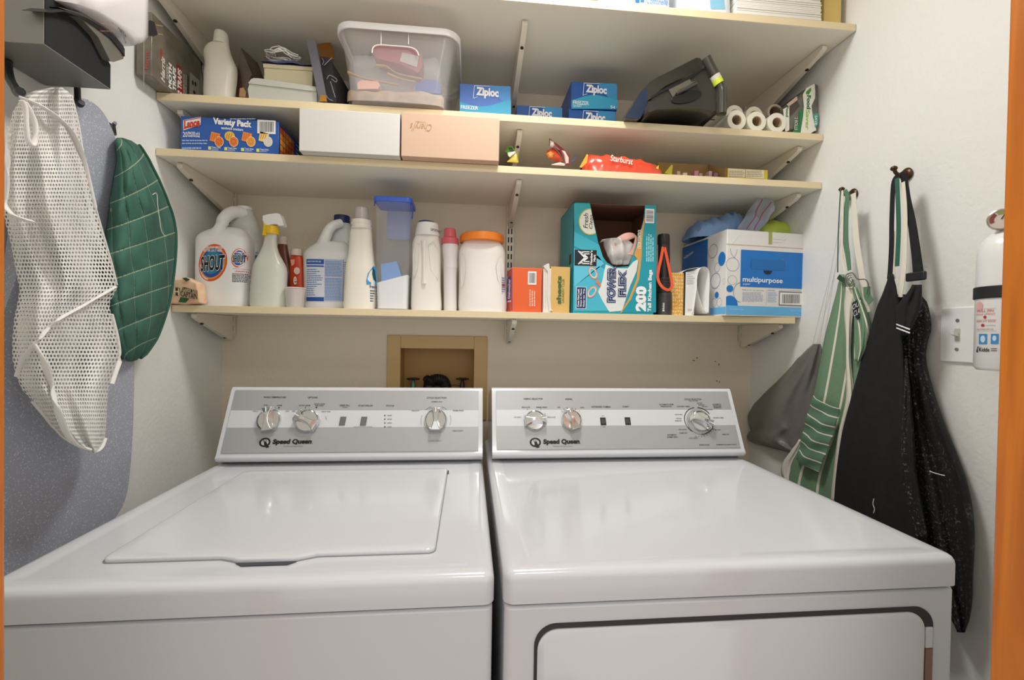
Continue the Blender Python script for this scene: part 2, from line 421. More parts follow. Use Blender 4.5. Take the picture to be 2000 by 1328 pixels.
# ================================================================= washer and dryer
GREYP = mat('b0b1b0', .35, .2); PALE = mat('d6d7d8', .3); SEAM = mat('3a3234', .7)
INK = '26282a'
def rrect(x0, x1, z0, z1, r, n=7, corners=(1, 1, 1, 1)):
    p = []
    for (cx, cz, a0, on) in ((x1-r, z1-r, 0, corners[0]), (x0+r, z1-r, 90, corners[1]), (x0+r, z0+r, 180, corners[2]), (x1-r, z0+r, 270, corners[3])):
        if on:
            for j in range(n+1):
                a = math.radians(a0+90*j/n); p.append((cx+r*math.cos(a), cz+r*math.sin(a)))
        else: p.append((cx+math.copysign(r, math.cos(math.radians(a0+45))), cz+math.copysign(r, math.sin(math.radians(a0+45)))))
    return p
def knob(t, dec, px, py, R, ang, flip=0):
    u, v = dec.uv(px, py); c = dec.O+dec.U*u+dec.V*v; ax = (dec.U, dec.V, dec.N)
    b = MB(); b.lathe([(R, .0), (R*1.02, .003), (R, .008), (R*.93, .011), (R*.86, .0075), (R*.4, .007)], c, CHROME, 36, ax)
    k = b.build('knob', t)
    a = math.radians(ang); d1 = dec.U*math.cos(a)+dec.V*math.sin(a); d2 = dec.N.cross(d1)
    b = MB(); rings = []
    for i in range(13):
        s_ = -1+2*i/12; wd = R*(.24+.36*s_*s_); h = .0245-.004*s_*s_ if abs(s_) < .99 else .021
        top = h; r_ = R*1.0*s_
        rings.append([c+d1*r_*1.04+d2*wd*1.1+dec.N*.006, c+d1*r_+d2*wd*.72+dec.N*top, c+d1*r_-d2*wd*.72+dec.N*top, c+d1*r_*1.04-d2*wd*1.1+dec.N*.006])
    b.loft(rings, CHROME); g = b.build('knob_grip', k, bevel=.0015)
    b = MB(); p = c+d1*R*.78+dec.N*.0243
    b.obox(p-d1*R*.2-d2*.0011, d1*R*.42, d2*.0022, dec.N*.001, mat('f4f4f4', .3)); b.build('pointer_mark', k)
    return k
def machine(name, label, cat, x0, x1, yf, zseam, zt, cx0, cx1, ycf, cz1):
    t = thing(name, label, cat, ((x0+x1)/2, (yf-.2)/2, 0))
    yb = -.17; xm = (x0+x1)/2
    # cabinet
    b = MB(); pts = rrect(x0+.002, x1-.002, yf+.004, yb, .012)
    b.loft([[(p[0], p[1], z) for p in pts] for z in (0.02, zseam-.004)], WHITE_EN)
    for sx in (x0+.05, x1-.05):
        for sy in (yf+.06, yb-.06): b.lathe([(.02, 0), (.02, .025)], (sx, sy, 0), BLACKP, 12)
    cab = b.build('cabinet', t, bevel=.004)
    b = MB(); pts = rrect(x0+.007, x1-.007, yf+.010, yb-.004, .012)
    b.loft([[(p[0], p[1], z) for p in pts] for z in (zseam-.006, zseam+.002)], SEAM); b.build('seam', t)
    # top with a softly rolled edge
    b = MB(); rings = []
    r = .013
    for inset, z in ((0.003, zseam), (0, zseam+.002), (0, zt-r), (r*.08, zt-r*.6), (r*.3, zt-r*.28), (r*.62, zt-r*.08), (r*1.1, zt), (r*2.2, zt-.0006), (r*2.6, zt-.0018)):
        q = rrect(x0+inset, x1-inset, yf+inset, yb-inset, .016-min(.008, inset)); rings.append([(p[0], p[1], z) for p in q])
    b.loft(rings, WHITE_EN); top = b.build('top_deck', t, ang=50)
    # console
    zf = zt-.001; prof = [(yb+.0, zf), (ycf+.035, zf), (ycf+.006, zf+.012), (ycf, zf+.020), (ycf+.006, zf+.028), (ycf+.075, cz1-.006), (ycf+.082, cz1), (ycf+.095, cz1-.002), (yb, cz1-.04)]
    b = MB(); b.slab([(cx0, y, z) for y, z in prof], (cx1-cx0, 0, 0), WHITE_EN); b.build('console', t, bevel=.004, seg=3)
    A = Vector((0, ycf+.006, zf+.028)); B = Vector((0, ycf+.075, cz1-.006)); V = (B-A).normalized(); L = (B-A).length
    N = Vector((1, 0, 0)).cross(V)
    b = MB(); e = .011
    def strip(v0, v1, mt):
        o = A+V*v0+N*.0012; b.obox((cx0+e, o.y, o.z), (cx1-cx0-2*e, 0, 0), V*(v1-v0), N*.0008, mt)
    strip(.004, L*.40, GREYP); strip(L*.40, L*.665, PALE); strip(L*.665, L-.002, GREYP)
    b.build('control_panel', t)
    dec = Dec((0,)+tuple((A+N*.002)[1:]), (1, 0, 0), V, rough=.5)
    return t, dec
W0, W1 = .184, .8377; D0, D1 = .8489, 1.5319; WYF, DYF = -.9276, -.9404
WZ, DZ = .916, .9245
t, D = machine('washing_machine', 'white top-loading washing machine with grey control panel, left of the dryer', 'washing machine', W0, W1, WYF, .8718, WZ, .197, .836, -.408, 1.098)
washer = t
def logo(D, x, y, xt0, xt1):
    D.ell(x-11, y-9, x+11, y+9, '101010', 2, ring=.30, n=36); D.ell(x-7, y-6, x+7, y+6, 'c8c8c6', 2, n=24)
    D.poly([(x-2, y-2), (x+3, y-1), (x+5, y+4), (x+9, y+9), (x+4, y+11), (x-1, y+8)], '101010', 4)
    for k in (-3, 0, 3): D.rect(x+k-.5, y-5, x+k+.5, y-1, '303030', 4)
    D.text('Speed Queen', xt0, y-6.5, xt1-2, y+5.5, '101010', 3, bold=.055, shear=.05)
    D.rect(xt1-1, y+2, xt1, y+3, '404040', 3)
    D.text('Commercial Heavy Duty', (xt0+xt1)/2-18, y+6.2, (xt0+xt1)/2+20, y+9, '555555', 3)
logo(D, 517.5, 864, 533, 611)
def tx(D, s, cx, cy, w_, h_=3.2, c=INK, bold=.012, lay=3): D.text(s, cx-w_/2, cy-h_/2, cx+w_/2, cy+h_/2, c, lay, bold=bold)
tx(D, 'WASH TEMPERATURE', 537, 776, 44); tx(D, 'OPTIONS', 611, 776.5, 19)
tx(D, 'COOL', 519.5, 791.5, 8, 2.4); tx(D, 'WARM', 546, 791.8, 10, 2.4); tx(D, 'COLD', 499, 803.3, 9, 2.2); tx(D, 'HOT', 561.5, 803.3, 7, 2.2)
tx(D, 'OFF', 574, 803.3, 6, 2.2); tx(D, 'EXTRA RINSE', 595.5, 792, 22, 2.3); tx(D, 'EXTRA RINSE', 624.5, 789.2, 21, 2.2); tx(D, 'PRE-WASH', 624, 792.4, 16, 2.2); tx(D, 'HEAVY SOIL', 637, 804, 18, 2.2)
tx(D, 'DEEP FILL', 674, 792, 20, 3.2); tx(D, 'OPTION', 674, 795.6, 9, 1.8); tx(D, 'START/PAUSE', 714, 792.3, 28, 3); tx(D, 'STATUS', 762, 792.5, 15.5, 3)
tx(D, 'CYCLE SELECTION', 853, 777, 38, 3); tx(D, 'NORMAL ECO', 853, 784.6, 21, 2.2); tx(D, 'DELICATE', 811.5, 802, 15, 2.2); tx(D, 'PERM PRESS', 895, 802, 21, 2.2); tx(D, 'HEAVY DUTY', 894.5, 841.7, 21, 2.2); tx(D, 'ALLOY SPORT', 850, 861, 26, 2.2, '909090')
tx(D, 'HOLD 3 SECONDS TO CANCEL', 709, 833.5, 37, 1.8, '707070')
for y, s in ((811.5, 'WASH'), (818.8, 'RINSE'), (826.2, 'SPIN'), (833.6, 'LOCK')):
    D.ell(750.5, y-1.3, 753, y+1.3, '202020', 3, n=12); tx(D, s, 761, y, 8.5, 2.2, '555555')
for x0, y0, x1, y1 in ((544, 798, 545.5, 795), (596, 797.5, 596.6, 794.5), (617, 797, 619, 794.5)): D.rect(min(x0, x1), y1, max(x0, x1)+.6, y0, INK, 3)
D.ell(501, 800, 548, 848, '707070', 2, ring=.02, a0=2.6, a1=2.9, n=6); D.ell(575, 800, 638, 850, '707070', 2, ring=.02, a0=.2, a1=.5, n=6)
D.ell(822, 792, 881, 850, '8a8a8a', 2, ring=.025, a0=-.35, a1=.35, n=10); D.ell(822, 792, 881, 850, '8a8a8a', 2, ring=.025, a0=PI-.35, a1=PI+.35, n=10)
D.ell(822, 792, 881, 850, '606060', 2, ring=.02, a0=PI/2+.35, a1=PI/2+.8, n=10); D.ell(822, 792, 881, 850, '606060', 2, ring=.02, a0=PI/2-.8, a1=PI/2-.35, n=10)
D.build('panel_print', t)
for x in (669.5, 710.5):
    a0, a1, c0, c1 = D.bounds(x-6.5, 814, x+6.5, 831); b = MB(); O = D.O+D.U*a0+D.V*c0
    b.obox(O, D.U*(a1-a0)*.9, D.V*(c1-c0)+D.U*.0015, D.N*.0022, mat('6c6e6e', .4)); b.build('push_button', t, bevel=.0008)
knob(t, D, 526.5, 821, .0285, 100); knob(t, D, 601, 823, .0290, 152); knob(t, D, 851.5, 821, .0285, 90)
# washer lid: raised sheet with a finger recess in front
def dk(px, py, z=WZ): p = atz(px, py, z+.004); return (p.x, p.y)
bl, br, fr, fl = dk(474, 917), dk(873, 916), dk(850, 1076), dk(214, 1089)
xl = (bl[0]+fl[0])/2; xr = (br[0]+fr[0])/2; yb_, yf_ = (bl[1]+br[1])/2, (fr[1]+fl[1])/2
n0, n1 = dk(446, 1090)[0], dk(600, 1086)[0]
def lid_outline(g=0):
    r = .012; P = rrect(xl-g, xr+g, yf_-g, yb_+g, r)
    out = P[:24-0]
    # the lip: pushed out between n0 and n1
    i = 24  # before the last corner
    lip = [(n0-.012-g, yf_-g), (n0+.004-g, yf_-.006-g), (n0+.018-g, yf_-.012-g), (n1-.018+g, yf_-.012-g), (n1-.004+g, yf_-.006-g), (n1+.012+g, yf_-g)]
    return P[:24]+lip+P[24:]
b = MB(); ol = lid_outline(0)
b.loft([[(p[0], p[1], z) for p in lid_outline(g)] for g, z in ((.0, WZ-.002), (0, WZ+.0025), (-.0012, WZ+.0042), (-.004, WZ+.005), (-.02, WZ+.0050))], WHITE_EN)
b.build('lid', t, ang=50)
b = MB(); b.loft([[(p[0], p[1], z) for p in lid_outline(.0016)] for z in (WZ-.0022, WZ-.0009)], mat('8f9090', .5)); b.build('lid_gap', t)
b = MB(); q = [(n0+.012, yf_-.013), (n1-.012, yf_-.013), (n1-.022, yf_-.022), (n0+.024, yf_-.022)]
b.slab([(p[0], p[1], WZ-.0012) for p in q[::1]], (0, 0, .0008), mat('3c3e48', .4)); b.build('finger_recess', t, bevel=.0003)
b = MB(); b.box(xr+.0014, xr+.0034, yb_-.03, yb_-.012, WZ-.002, WZ+.002, SEAM); b.build('hinge', t)

t, D = machine('clothes_dryer', 'white front-loading clothes dryer with grey control panel, right of the washer', 'clothes dryer', D0, D1, DYF, .8785, DZ, .8595, 1.5225, -.433, 1.102)
dryer = t
logo(D, 1045.5, 864, 1061, 1134)
tx(D, 'FABRIC SELECTOR', 1041.5, 779, 37); tx(D, 'SIGNAL', 1111, 779.5, 14); tx(D, 'DELICATE', 1027, 795.6, 16, 2.4); tx(D, 'PERM PRESS', 1058, 795.6, 21, 2.4)
tx(D, 'NO HEAT', 1011, 814.7, 14, 2.2, '606060'); tx(D, 'REGULAR', 1077, 814.7, 16, 2.2, '606060'); tx(D, 'OFF', 1091.5, 795.6, 6, 2.2); tx(D, 'LOUD', 1137, 795.8, 8, 2.2)
tx(D, 'EXTENDED TUMBLE', 1174, 794.6, 37, 3); tx(D, 'START', 1222, 794.3, 12, 3); tx(D, 'ON', 1177, 812.3, 5, 1.8, '707070'); tx(D, 'OFF', 1179.5, 833.7, 6, 1.8, '707070')
tx(D, 'CYCLE SELECTION', 1353, 779.8, 33, 2.8); tx(D, 'PUSH TO START', 1354, 783, 18, 1.8); tx(D, 'AUTOMATIC PERM', 1301, 790, 28, 2.4); tx(D, 'PRESS/KNITS', 1301, 793.8, 21, 2.4)
tx(D, 'EXTENDED TUMBLE', 1334.5, 793.8, 25, 2); tx(D, 'AUTOMATIC', 1399.5, 789.8, 17, 2.4); tx(D, 'REGULAR', 1400.5, 793, 15, 2.4); tx(D, 'FABRICS', 1401, 796.2, 14, 2.4)
for s, x, y, w_ in (('LESS DRY', 1366, 787.4, 11), ('MORE DRY', 1370, 790.8, 12), ('VERY DRY', 1376, 794, 11), ('COOL DOWN', 1384, 800, 15), ('COOL DOWN', 1325, 809.7, 15), ('LESS DRY', 1326, 817.3, 11), ('MORE DRY', 1325, 822, 13), ('TIMED DRY', 1417, 848.3, 14),
                    ('COOL DOWN', 1333, 839, 16), ('DAMP DRY', 1334.5, 845.7, 16), ('COOL DOWN', 1354, 855.6, 17), ('MINUTES', 1401, 839.5, 11), ('EXTENDED TUMBLE', 1403, 816, 20)): tx(D, s, x, y, w_, 2)
tx(D, 'AUTOMATIC', 1312, 849.5, 18, 2.6); tx(D, 'DAMP DRY', 1313.5, 853.7, 21, 2.6); tx(D, 'ENERGY SAVER', 1375.5, 869, 20, 2.2); tx(D, 'COMMERCIAL HEAVY DUTY', 1418.5, 868.3, 40, 2)
D.ell(1336.5, 795, 1393, 849, '2a2a2c', 2, ring=.05, a0=PI/2+.15, a1=PI+.35, n=16); D.ell(1336.5, 795, 1393, 849, '2a2a2c', 2, ring=.06, a0=.55, a1=PI/2-.1, n=14)
D.ell(1336.5, 795, 1393, 849, '2a2a2c', 2, ring=.06, a0=-1.6, a1=-.45, n=14); D.ell(1336.5, 795, 1393, 849, '2a2a2c', 2, ring=.05, a0=PI+.45, a1=PI+.9, n=10)
for i in range(8):
    a = -1.75+i*.17; D.text(str(8-i), 1364.5+33*math.cos(a)-1, 822-31*math.sin(a)-1, 1364.5+33*math.cos(a)+1, 822-31*math.sin(a)+1, '303030')
for x0, y0 in ((1030, 800), (1056, 800), (1097, 803), (1101, 799.5), (1107, 797), (1124, 799), (1131, 803)): D.rect(x0, y0-1.6, x0+.7, y0+1.2, '303030', 3)
D.build('panel_print', t)
for x, y in ((1178, 823), (1226, 822.5)):
    a0, a1, c0, c1 = D.bounds(x-5.5, y-7.5, x+5.5, y+7.5); b = MB(); O = D.O+D.U*a0+D.V*c0
    b.obox(O, D.U*(a1-a0), D.V*(c1-c0), D.N*.001, mat('2c2a2a', .3)); b.obox(O+D.U*.0015+D.V*.003, D.U*(a1-a0)*.7, D.V*(c1-c0)*.6, D.N*.003, mat('4a4646', .3)); b.build('rocker_switch', t, bevel=.0006)
knob(t, D, 1044.5, 822, .0265, 6); knob(t, D, 1115.5, 821, .0265, 108)
b = MB(); u, v = D.uv(1364.5, 823); c = D.O+D.U*u+D.V*v
b.lathe([(.034, 0), (.034, .002), (.033, .003)], c, mat('b8b8b6', .3, .6), 36, (D.U, D.V, D.N)); b.build('dial', t)
knob(t, D, 1367, 823, .0270, -28)
# dryer door
def yz(px, py, Y): p = at(px, py, Y); return p.x, p.z
dx0 = at(1044, 1260, DYF).x; dx1 = at(1824, 1260, DYF).x; dz1 = at(1434, 1204, DYF).z
b = MB(); pts = rrect(dx0, dx1, .10, dz1, .030, 9); b.slab([(p[0], DYF+.0015, p[1]) for p in pts], (0, .004, 0), SEAM); b.build('door_gap', t)
b = MB(); g = .004; pts = rrect(dx0+g, dx1-g-.012, .10+g, dz1-g-.002, .028, 9)
rings = [[(x0_+(x-x0_)*1, y, z) for x, z in pts] for x0_, y in ((0, DYF+.004), (0, DYF-.0005))]
q = rrect(dx0+g+.004, dx1-g-.016, .10+g+.004, dz1-g-.006, .025, 9); rings.append([(x, DYF-.003, z) for x, z in q])
b.loft(rings, WHITE_EN); b.build('door', t, ang=50)
b = MB(); b.box(dx1-.0135, dx1-.002, DYF-.0005, DYF+.006, .2, dz1-.062, mat('8d6a5c', .45)); b.build('hinge_trim', t)
b = MB(); b.box(dx1-.0135, dx1-.002, DYF-.0005, DYF+.006, dz1-.061, dz1-.03, WHITE_EN); b.build('door_edge', t, bevel=.001)
# ================================================================= lowest shelf
Z4 = ZS[3]+.0006
def base(px, Y, z): p = at(px, 600, Y); return (p.x, Y, z)
def onto(cx, cy, rx, ry, e=2.0):   # print hugging an upright superelliptic body
    def f(p, h):
        k = min(.995, abs((p.x-cx)/rx)); return Vector((p.x, cy-(ry+h)*(1-k**e)**(1/e), p.z))
    return f
HDPE = mat('eceae6', .38); HDPE2 = mat('f1ede4', .4)
# --- wrapped soap bar
t = thing('soap_bar', 'peach paper-wrapped soap bar with dark green print at the left end of the lowest shelf', 'soap', base(357, -.24, Z4))
b = MB(); A0 = [(345, 541), (362, 545), (388, 550)]; Yq = -.262
pts = [(325, 592), (330, 560), (340, 545), (362, 541), (387, 552), (390, 592), (358, 597)]
front = [at(x, y, Yq) for x, y in pts]; zmin = Z4
front = [Vector((p.x, p.y, max(p.z, zmin))) for p in front]
cx = sum(p.x for p in front)/7; cz = sum(p.z for p in front)/7
rings = []
for k, dy in ((.9, 0), (1, .006), (1, .03), (.85, .045)):
    rings.append([Vector((cx+(p.x-cx)*k+random.uniform(-.001, .001), Yq+dy+random.uniform(-.003, .003), max(zmin, cz+(p.z-cz)*k))) for p in front])
b.loft(rings[::-1], mat('ecd2ac', .6, var=.25, vscale=40, var2='e9b48e')); b.build('wrapper', t, bevel=.002)
D = yface(Yq-.0015)
D.poly([(343, 561), (352, 563), (348, 578), (340, 576)], '2b3522', 2); D.text('H', 341, 563, 350, 576, 'ecd2ac', 3, bold=.02)
D.poly([(357, 560), (386, 568), (386, 575), (356, 567)], '2b3522', 2); D.text('Guest Size', 358, 562, 385, 571, 'ecd2ac', 3, skew=-.25)
D.poly([(353, 580), (370, 583), (363, 591), (349, 590)], '1d5b34', 2); D.text('CAPTAIN', 353, 571, 386, 582, '2b3522', 3, skew=-.2, bold=.02)
D.poly([(356, 543), (364, 542), (372, 546), (364, 550)], '34502c', 2)
D.build('print', t)
# --- stain remover jug, handle towards the front left
def jug(name, label, Yc, body, neckrows, hpts, hr, caprows, capc, capname, px, e=3.2, dr=.62, neckY=None, neckmat=None):
    t = thing(name, label, 'jug', base(px, Yc, Z4))
    b = MB(); turned(b, body, Yc, HDPE, dr=dr, e=e, n=48, zb=Z4, fine=26); b.build('body', t, ang=60)
    b = MB(); turned(b, neckrows, neckY or Yc, neckmat or HDPE, dr=.8, e=2.3, n=32, fine=14); b.build('neck', t, ang=60)
    b = MB(); P = spl([at(*p) for p in hpts], 6); n_ = len(P); rs = [interp([(i/(len(hr)-1), r*.00148) for i, r in enumerate(hr)], i/(n_-1))[0] for i in range(n_)]
    b.tube(P, rs, HDPE, 16); b.build('handle', t, ang=60)
    b = MB(); r = turned(b, caprows, neckY or Yc, capc, dr=1, n=40); b.build('cap', t, bevel=.001, ang=30)
    return t
t = jug('stain_remover_jug', 'large white plastic jug with an orange and blue oval label and a white cap', -.165,
    [(597, 389, 492), (590, 386, 494), (570, 388, 493), (500, 389, 493), (470, 390, 493), (461, 396, 488), (452, 412, 482), (447, 425, 476)],
    [(410, 463, 494), (418, 460, 497), (440, 452, 504), (462, 446, 509), (480, 444, 512), (500, 446, 511)],
    [(478, 417, -.135), (455, 415, -.16), (438, 427, -.185), (430, 446, -.195), (416, 462, -.19), (402, 474, -.17)], [11, 12, 11, 10, 12, 14],
    [(404.5, 464, 492), (413.5, 463.5, 492.5)], mat('f3f1ec', .4), 'cap', 440, neckY=-.125, neckmat=mat('cfcdc6', .35, var=.15, vscale=25))
ca, cb = at(389, 520, -.165), at(493, 520, -.165)
D = yface(-.165-(cb.x-ca.x)*.31, onto((ca.x+cb.x)/2, -.165, (cb.x-ca.x)/2, (cb.x-ca.x)/2*.62, 3.2))
def bub(cx, cy, rx, ry, cols, rot, cut=None):
    for i, (c, k) in enumerate(cols): D.ell(cx-rx*k, cy-ry*k, cx+rx*k, cy+ry*k, c, 1+i, rot=rot)
bub(415, 513, 28, 37, [('dd5a28', 1), ('ee9a3c', .88), ('2b4fa0', .80), ('2f7fa0', .62)], -.25)
D.text("TOUGH STAIN REMOVER", 397, 481, 436, 486, 'f6f2e6', 7, bold=.02, skew=.02); D.text('BETTER OR IT FREE!', 398, 487, 434, 492, 'f6f2e6', 7, bold=.02, skew=.02)
D.text('SHOUT', 391, 498, 441, 530, 'f4f1e8', 6, bold=.07, shear=.12, skew=.12); D.text('SHOUT', 391.5, 499, 440, 529, '15151a', 7, bold=.035, shear=.12, skew=.12)
bub(464, 503, 12.5, 19, [('dd5a28', 1), ('f3e3da', .86), ('2b4fa0', .78), ('2f7fa0', .5)], -.15)
D.text('SHOUT', 453.5, 496, 476, 513, 'f4f1e8', 6, bold=.06, shear=.12, skew=.1); D.text('SHOUT', 454, 497, 475.5, 512, '15151a', 7, bold=.03, shear=.12, skew=.1)
D.text('STAIN REMOVER', 458, 491, 471, 494, 'f6f2e6', 7, bold=.02)
D.text('WORKS ON TOUGH STAINS', 454, 523.5, 482, 525.5, 'c8502e', 3); D.text('LAUNDRY STAIN', 458, 528, 483, 531, 'c8502e', 3, bold=.02)
D.lines(453, 533, 482, 551, 6, '4a4a52', 3, .5); D.lines(488, 487, 493, 552, 12, '3c6a8c', 2, .6)
D.build('label', t)
# --- spray bottle
t = thing('spray_bottle', 'clear spray bottle of pale liquid with white trigger and yellow collar', 'spray bottle', base(525, -.2, Z4))
SPB = mat('e3e2d6', .25, alpha=.8); b = MB()
turned(b, [(600, 491, 558), (596, 490, 559), (560, 491, 559), (533, 494, 560), (520, 496, 558), (510, 500, 553), (495, 508, 545), (480, 514, 541), (465, 517, 540), (456, 518, 541)], -.2, SPB, dr=.62, e=2.6, zb=Z4, fine=24)
b.build('bottle', t, ang=60)
b = MB(); turned(b, [(599, 493, 556), (560, 493, 557), (534, 496, 557), (531, 496.5, 556.5)], -.2, mat('e8e6c8', .3), dr=.58, e=2.6, zb=Z4+.002); b.build('liquid', t)
b = MB(); turned(b, [(458, 517, 544), (450, 517, 544.5), (446, 518, 543), (442, 518, 543)], -.2, mat('f2c21f', .35), n=24); b.slab([at(x, y, -.215) for x, y in ((513, 424), (518, 424), (519, 440), (520, 460), (512, 459), (515, 440))], (0, .014, 0), mat('f2c21f', .35)); b.build('collar', t, bevel=.001)
b = MB(); b.slab([at(x, y, -.216) for x, y in ((513, 421), (525, 418), (540, 416), (547, 418), (551, 428), (554, 440), (545, 441), (540, 437), (520, 440), (517, 436), (513, 430))], (0, .022, 0), mat('f4f2ee', .35)); b.build('trigger_head', t, bevel=.004, seg=3)
# --- brown bottle, orange bottle, dosing cup
def bottle(name, label, Yc, rows, mt, caprows, capm, px, dr=.7, e=2.2, cat='bottle', fine=20, capname='cap', cbev=.001):
    t = thing(name, label, cat, base(px, Yc, Z4)); b = MB(); turned(b, rows, Yc, mt, dr=dr, e=e, zb=Z4, fine=fine, n=40); b.build('body', t, ang=60)
    b = MB(); turned(b, caprows, Yc, capm, n=40); b.build(capname, t, bevel=cbev, ang=30)
    return t
bottle('brown_bottle', 'chocolate brown bottle with a pale cap, leaning behind the spray bottle', -.10, [(600, 551, 580), (560, 550, 580), (530, 547, 572), (505, 543, 566), (485, 542, 562), (478, 543, 561)], mat('6f3a28', .35), [(478, 543, 561), (463, 544, 561)], mat('d8c8bc', .5), 562)
t = bottle('orange_bottle', 'orange-red bottle with a cream cap behind the small cup', -.12, [(600, 568, 594), (580, 567, 595), (545, 566, 596), (520, 566, 594), (505, 567, 592), (500, 568, 590)], mat('d4481c', .35), [(500, 567, 591), (487, 568, 590)], mat('dccbbd', .5), 580, dr=.6)
D = yface(-.12-.016); D.poly([(567, 507), (576, 507), (575, 516), (570, 520)], 'e8a890', 2); D.ell(574, 522, 586, 536, 'f0d2c4', 2); D.text('e', 573, 540, 580, 556, 'f3e2da', 3, bold=.03); D.build('label', t)
t = thing('dosing_cup', 'small clear plastic dosing cup in front of the orange bottle', 'cup', base(577, -.215, Z4))
b = MB(); cl = mat('e4dcd6', .15, alpha=.42); turned(b, [(605, 560, 592), (563, 557.5, 596), (562, 557, 596.5)], -.215, cl, zb=Z4, cap1=False); b.build('cup_wall', t, solid=.0008)
b = MB(); a, c = at(557, 562.5, -.215), at(596.5, 562.5, -.215); R = (c.x-a.x)/2
b.lathe([(R, -.001), (R+.0012, 0), (R, .001)], ((a.x+c.x)/2, -.215, a.z), mat('f3eee8', .3), 36, cap0=False, cap1=False); b.build('rim', t)
# --- bleach jug
t = jug('bleach_jug', 'white bleach jug with navy cap and blue and white label', -.115,
    [(605, 596, 692), (600, 595, 695), (588, 597, 694), (500, 596, 694), (492, 601, 690), (482, 612, 684), (474, 624, 678)],
    [(437, 652, 684), (445, 650, 688), (465, 645, 696), (485, 640, 700), (500, 640, 698)],
    [(492, 0, 0)][:0]+[(622, 490, -.12), (634, 468, -.135), (642, 450, -.14), (652, 440, -.135), (666, 436, -.12)], [10, 11, 10, 9, 9],
    [(422, 653, 683), (424, 652.5, 683.5), (437, 652.5, 683.5)], mat('1c2f5c', .35), 'cap', 645, neckY=-.09, neckmat=mat('d5d6d4', .35))
ca, cb = at(596, 545, -.115), at(694, 545, -.115)
D = yface(-.115-(cb.x-ca.x)*.31, onto((ca.x+cb.x)/2, -.115, (cb.x-ca.x)/2, (cb.x-ca.x)/2*.62, 3.2))
D.rect(597, 505, 669, 589, 'dfe4ee', 1); D.rect(597, 506, 633, 516, '2d55a8', 2); D.rect(597, 518, 633, 521, '3a62b0', 2); D.rect(634, 507, 668, 588, 'aebfdc', 2)
D.text('DIRECTIONS FOR USE', 599, 509, 627, 512, 'e8edf6', 4, bold=.02); D.rect(597, 580, 633, 588, '2d55a8', 2); D.lines(598, 524, 632, 578, 13, '5f7fba', 3, .4, rag=.6)
D.lines(635, 510, 667, 586, 26, '7f97c6', 3, .5, rag=.1); D.rect(634, 541, 668, 542, 'f0f2f6', 5); D.rect(669, 506, 670, 588, '2d55a8', 3); D.lines(671, 510, 676, 586, 18, '7f97c6', 3, .5)
D.build('label', t)
# --- tall ivory bottle with grey measuring cap
t = bottle('fabric_softener_bottle', 'tall ivory bottle with frosted grey cap and blue leaf label', -.2, [(605, 672, 734), (598, 671, 735), (560, 673, 735), (525, 675, 734), (510, 677, 731), (500, 680, 730), (480, 682, 728), (460, 683.5, 727), (448, 685, 726), (446, 687, 725)], mat('efe9da', .38),
    [(431, 692, 721), (416, 692.5, 720.5), (408, 693, 719.5), (405.5, 695, 717)], mat('bcb4ae', .3), 703, dr=.6, e=2.4)
b = MB(); turned(b, [(448, 687, 725), (446, 686, 726), (440, 687.5, 725), (438, 686, 726), (434, 687, 725), (431, 687, 725), (430, 692, 720)], -.2, mat('efe9da', .38)); b.build('collar', t)
ca, cb = at(672, 560, -.2), at(735, 560, -.2)
D = yface(-.2-(cb.x-ca.x)*.3, onto((ca.x+cb.x)/2, -.2, (cb.x-ca.x)/2, (cb.x-ca.x)/2*.6, 2.4))
D.poly([(728, 518), (733, 522), (733.5, 556), (722, 555), (716, 556), (715, 548), (718, 534)], '4f9bd0', 2); D.poly([(727, 520), (731, 530), (733, 550), (728, 545), (726, 534)], '1e5a5c', 4)
D.text('fresh', 721, 556, 733, 562, '2a4a66', 3, bold=.02); D.lines(722, 565, 733, 590, 5, '3a6076', 3, .5); D.build('label', t)
# --- tall clear container with blue lid
t = thing('detergent_container', 'tall clear plastic container of white powder with a blue flip lid', 'container', base(768, -.19, Z4))
CLR = mat('d4d8e4', .12, alpha=.16); x0, x1, z1 = xz(735, 801, 392, -.225); d0, d1 = -.232, -.132
xa, xb, _ = xz(731, 804, 392, -.225)
b = MB()
pts = lambda g: rrect(xa+.004+g, xb-.004-g, d0+g, d1-g, .012)
b.loft([[(p[0]+(( (xa+xb)/2-p[0])*s_), p[1], z) for p in pts(0)] for z, s_ in ((Z4, .10), (Z4+.004, .08), (z1, 0))], CLR, cap1=False); b.build('clear_wall', t, ang=50)
b = MB(); zz = at(768, 535, -.225).z; zl = at(800, 555, -.225).z; zr = at(800, 528, -.225).z
rings = [[(p[0]*.9+(xa+xb)/2*.1, p[1], z) for p in pts(.003)] for z in (Z4+.002,)]
top = [(p[0]*.97+(xa+xb)/2*.03, p[1], at(768, 555, -.225).z+(p[0]-xa)/(xb-xa)*.03) for p in pts(.003)]; rings.append(top)
b.loft(rings, mat('f2f0ee', .8)); pw = b.build('powder', t, ang=50)
b = MB(); b.slab([at(x, y, -.21) for x, y in ((744, 516), (775, 510), (787, 550), (752, 562), (745, 552))], (0, .05, 0), mat('7ba6e0', .35)); b.build('scoop', t, bevel=.004)
b = MB(); zt = at(768, 388, -.225).z
b.loft([[(p[0], p[1], z) for p in rrect(xa-.001+g, xb+.001-g, d0-.003+g, d1+.003-g, .013)] for g, z in ((0, z1-.004), (-.001, z1+.003), (0, z1+.009), (.004, z1+.011))], mat('3e66d2', .3))
b.build('lid', t)
b = MB(); P = [at(x, y, -.215) for x, y in ((801, 392), (804, 400), (806, 415), (805, 428))]; b.tube(P, .0022, mat('3152b4', .3), 8); P = [at(x, y, -.215) for x, y in ((735, 392), (732, 396), (731, 402))]; b.tube(P, .0018, mat('3152b4', .3), 8); b.build('lid_hinge', t)
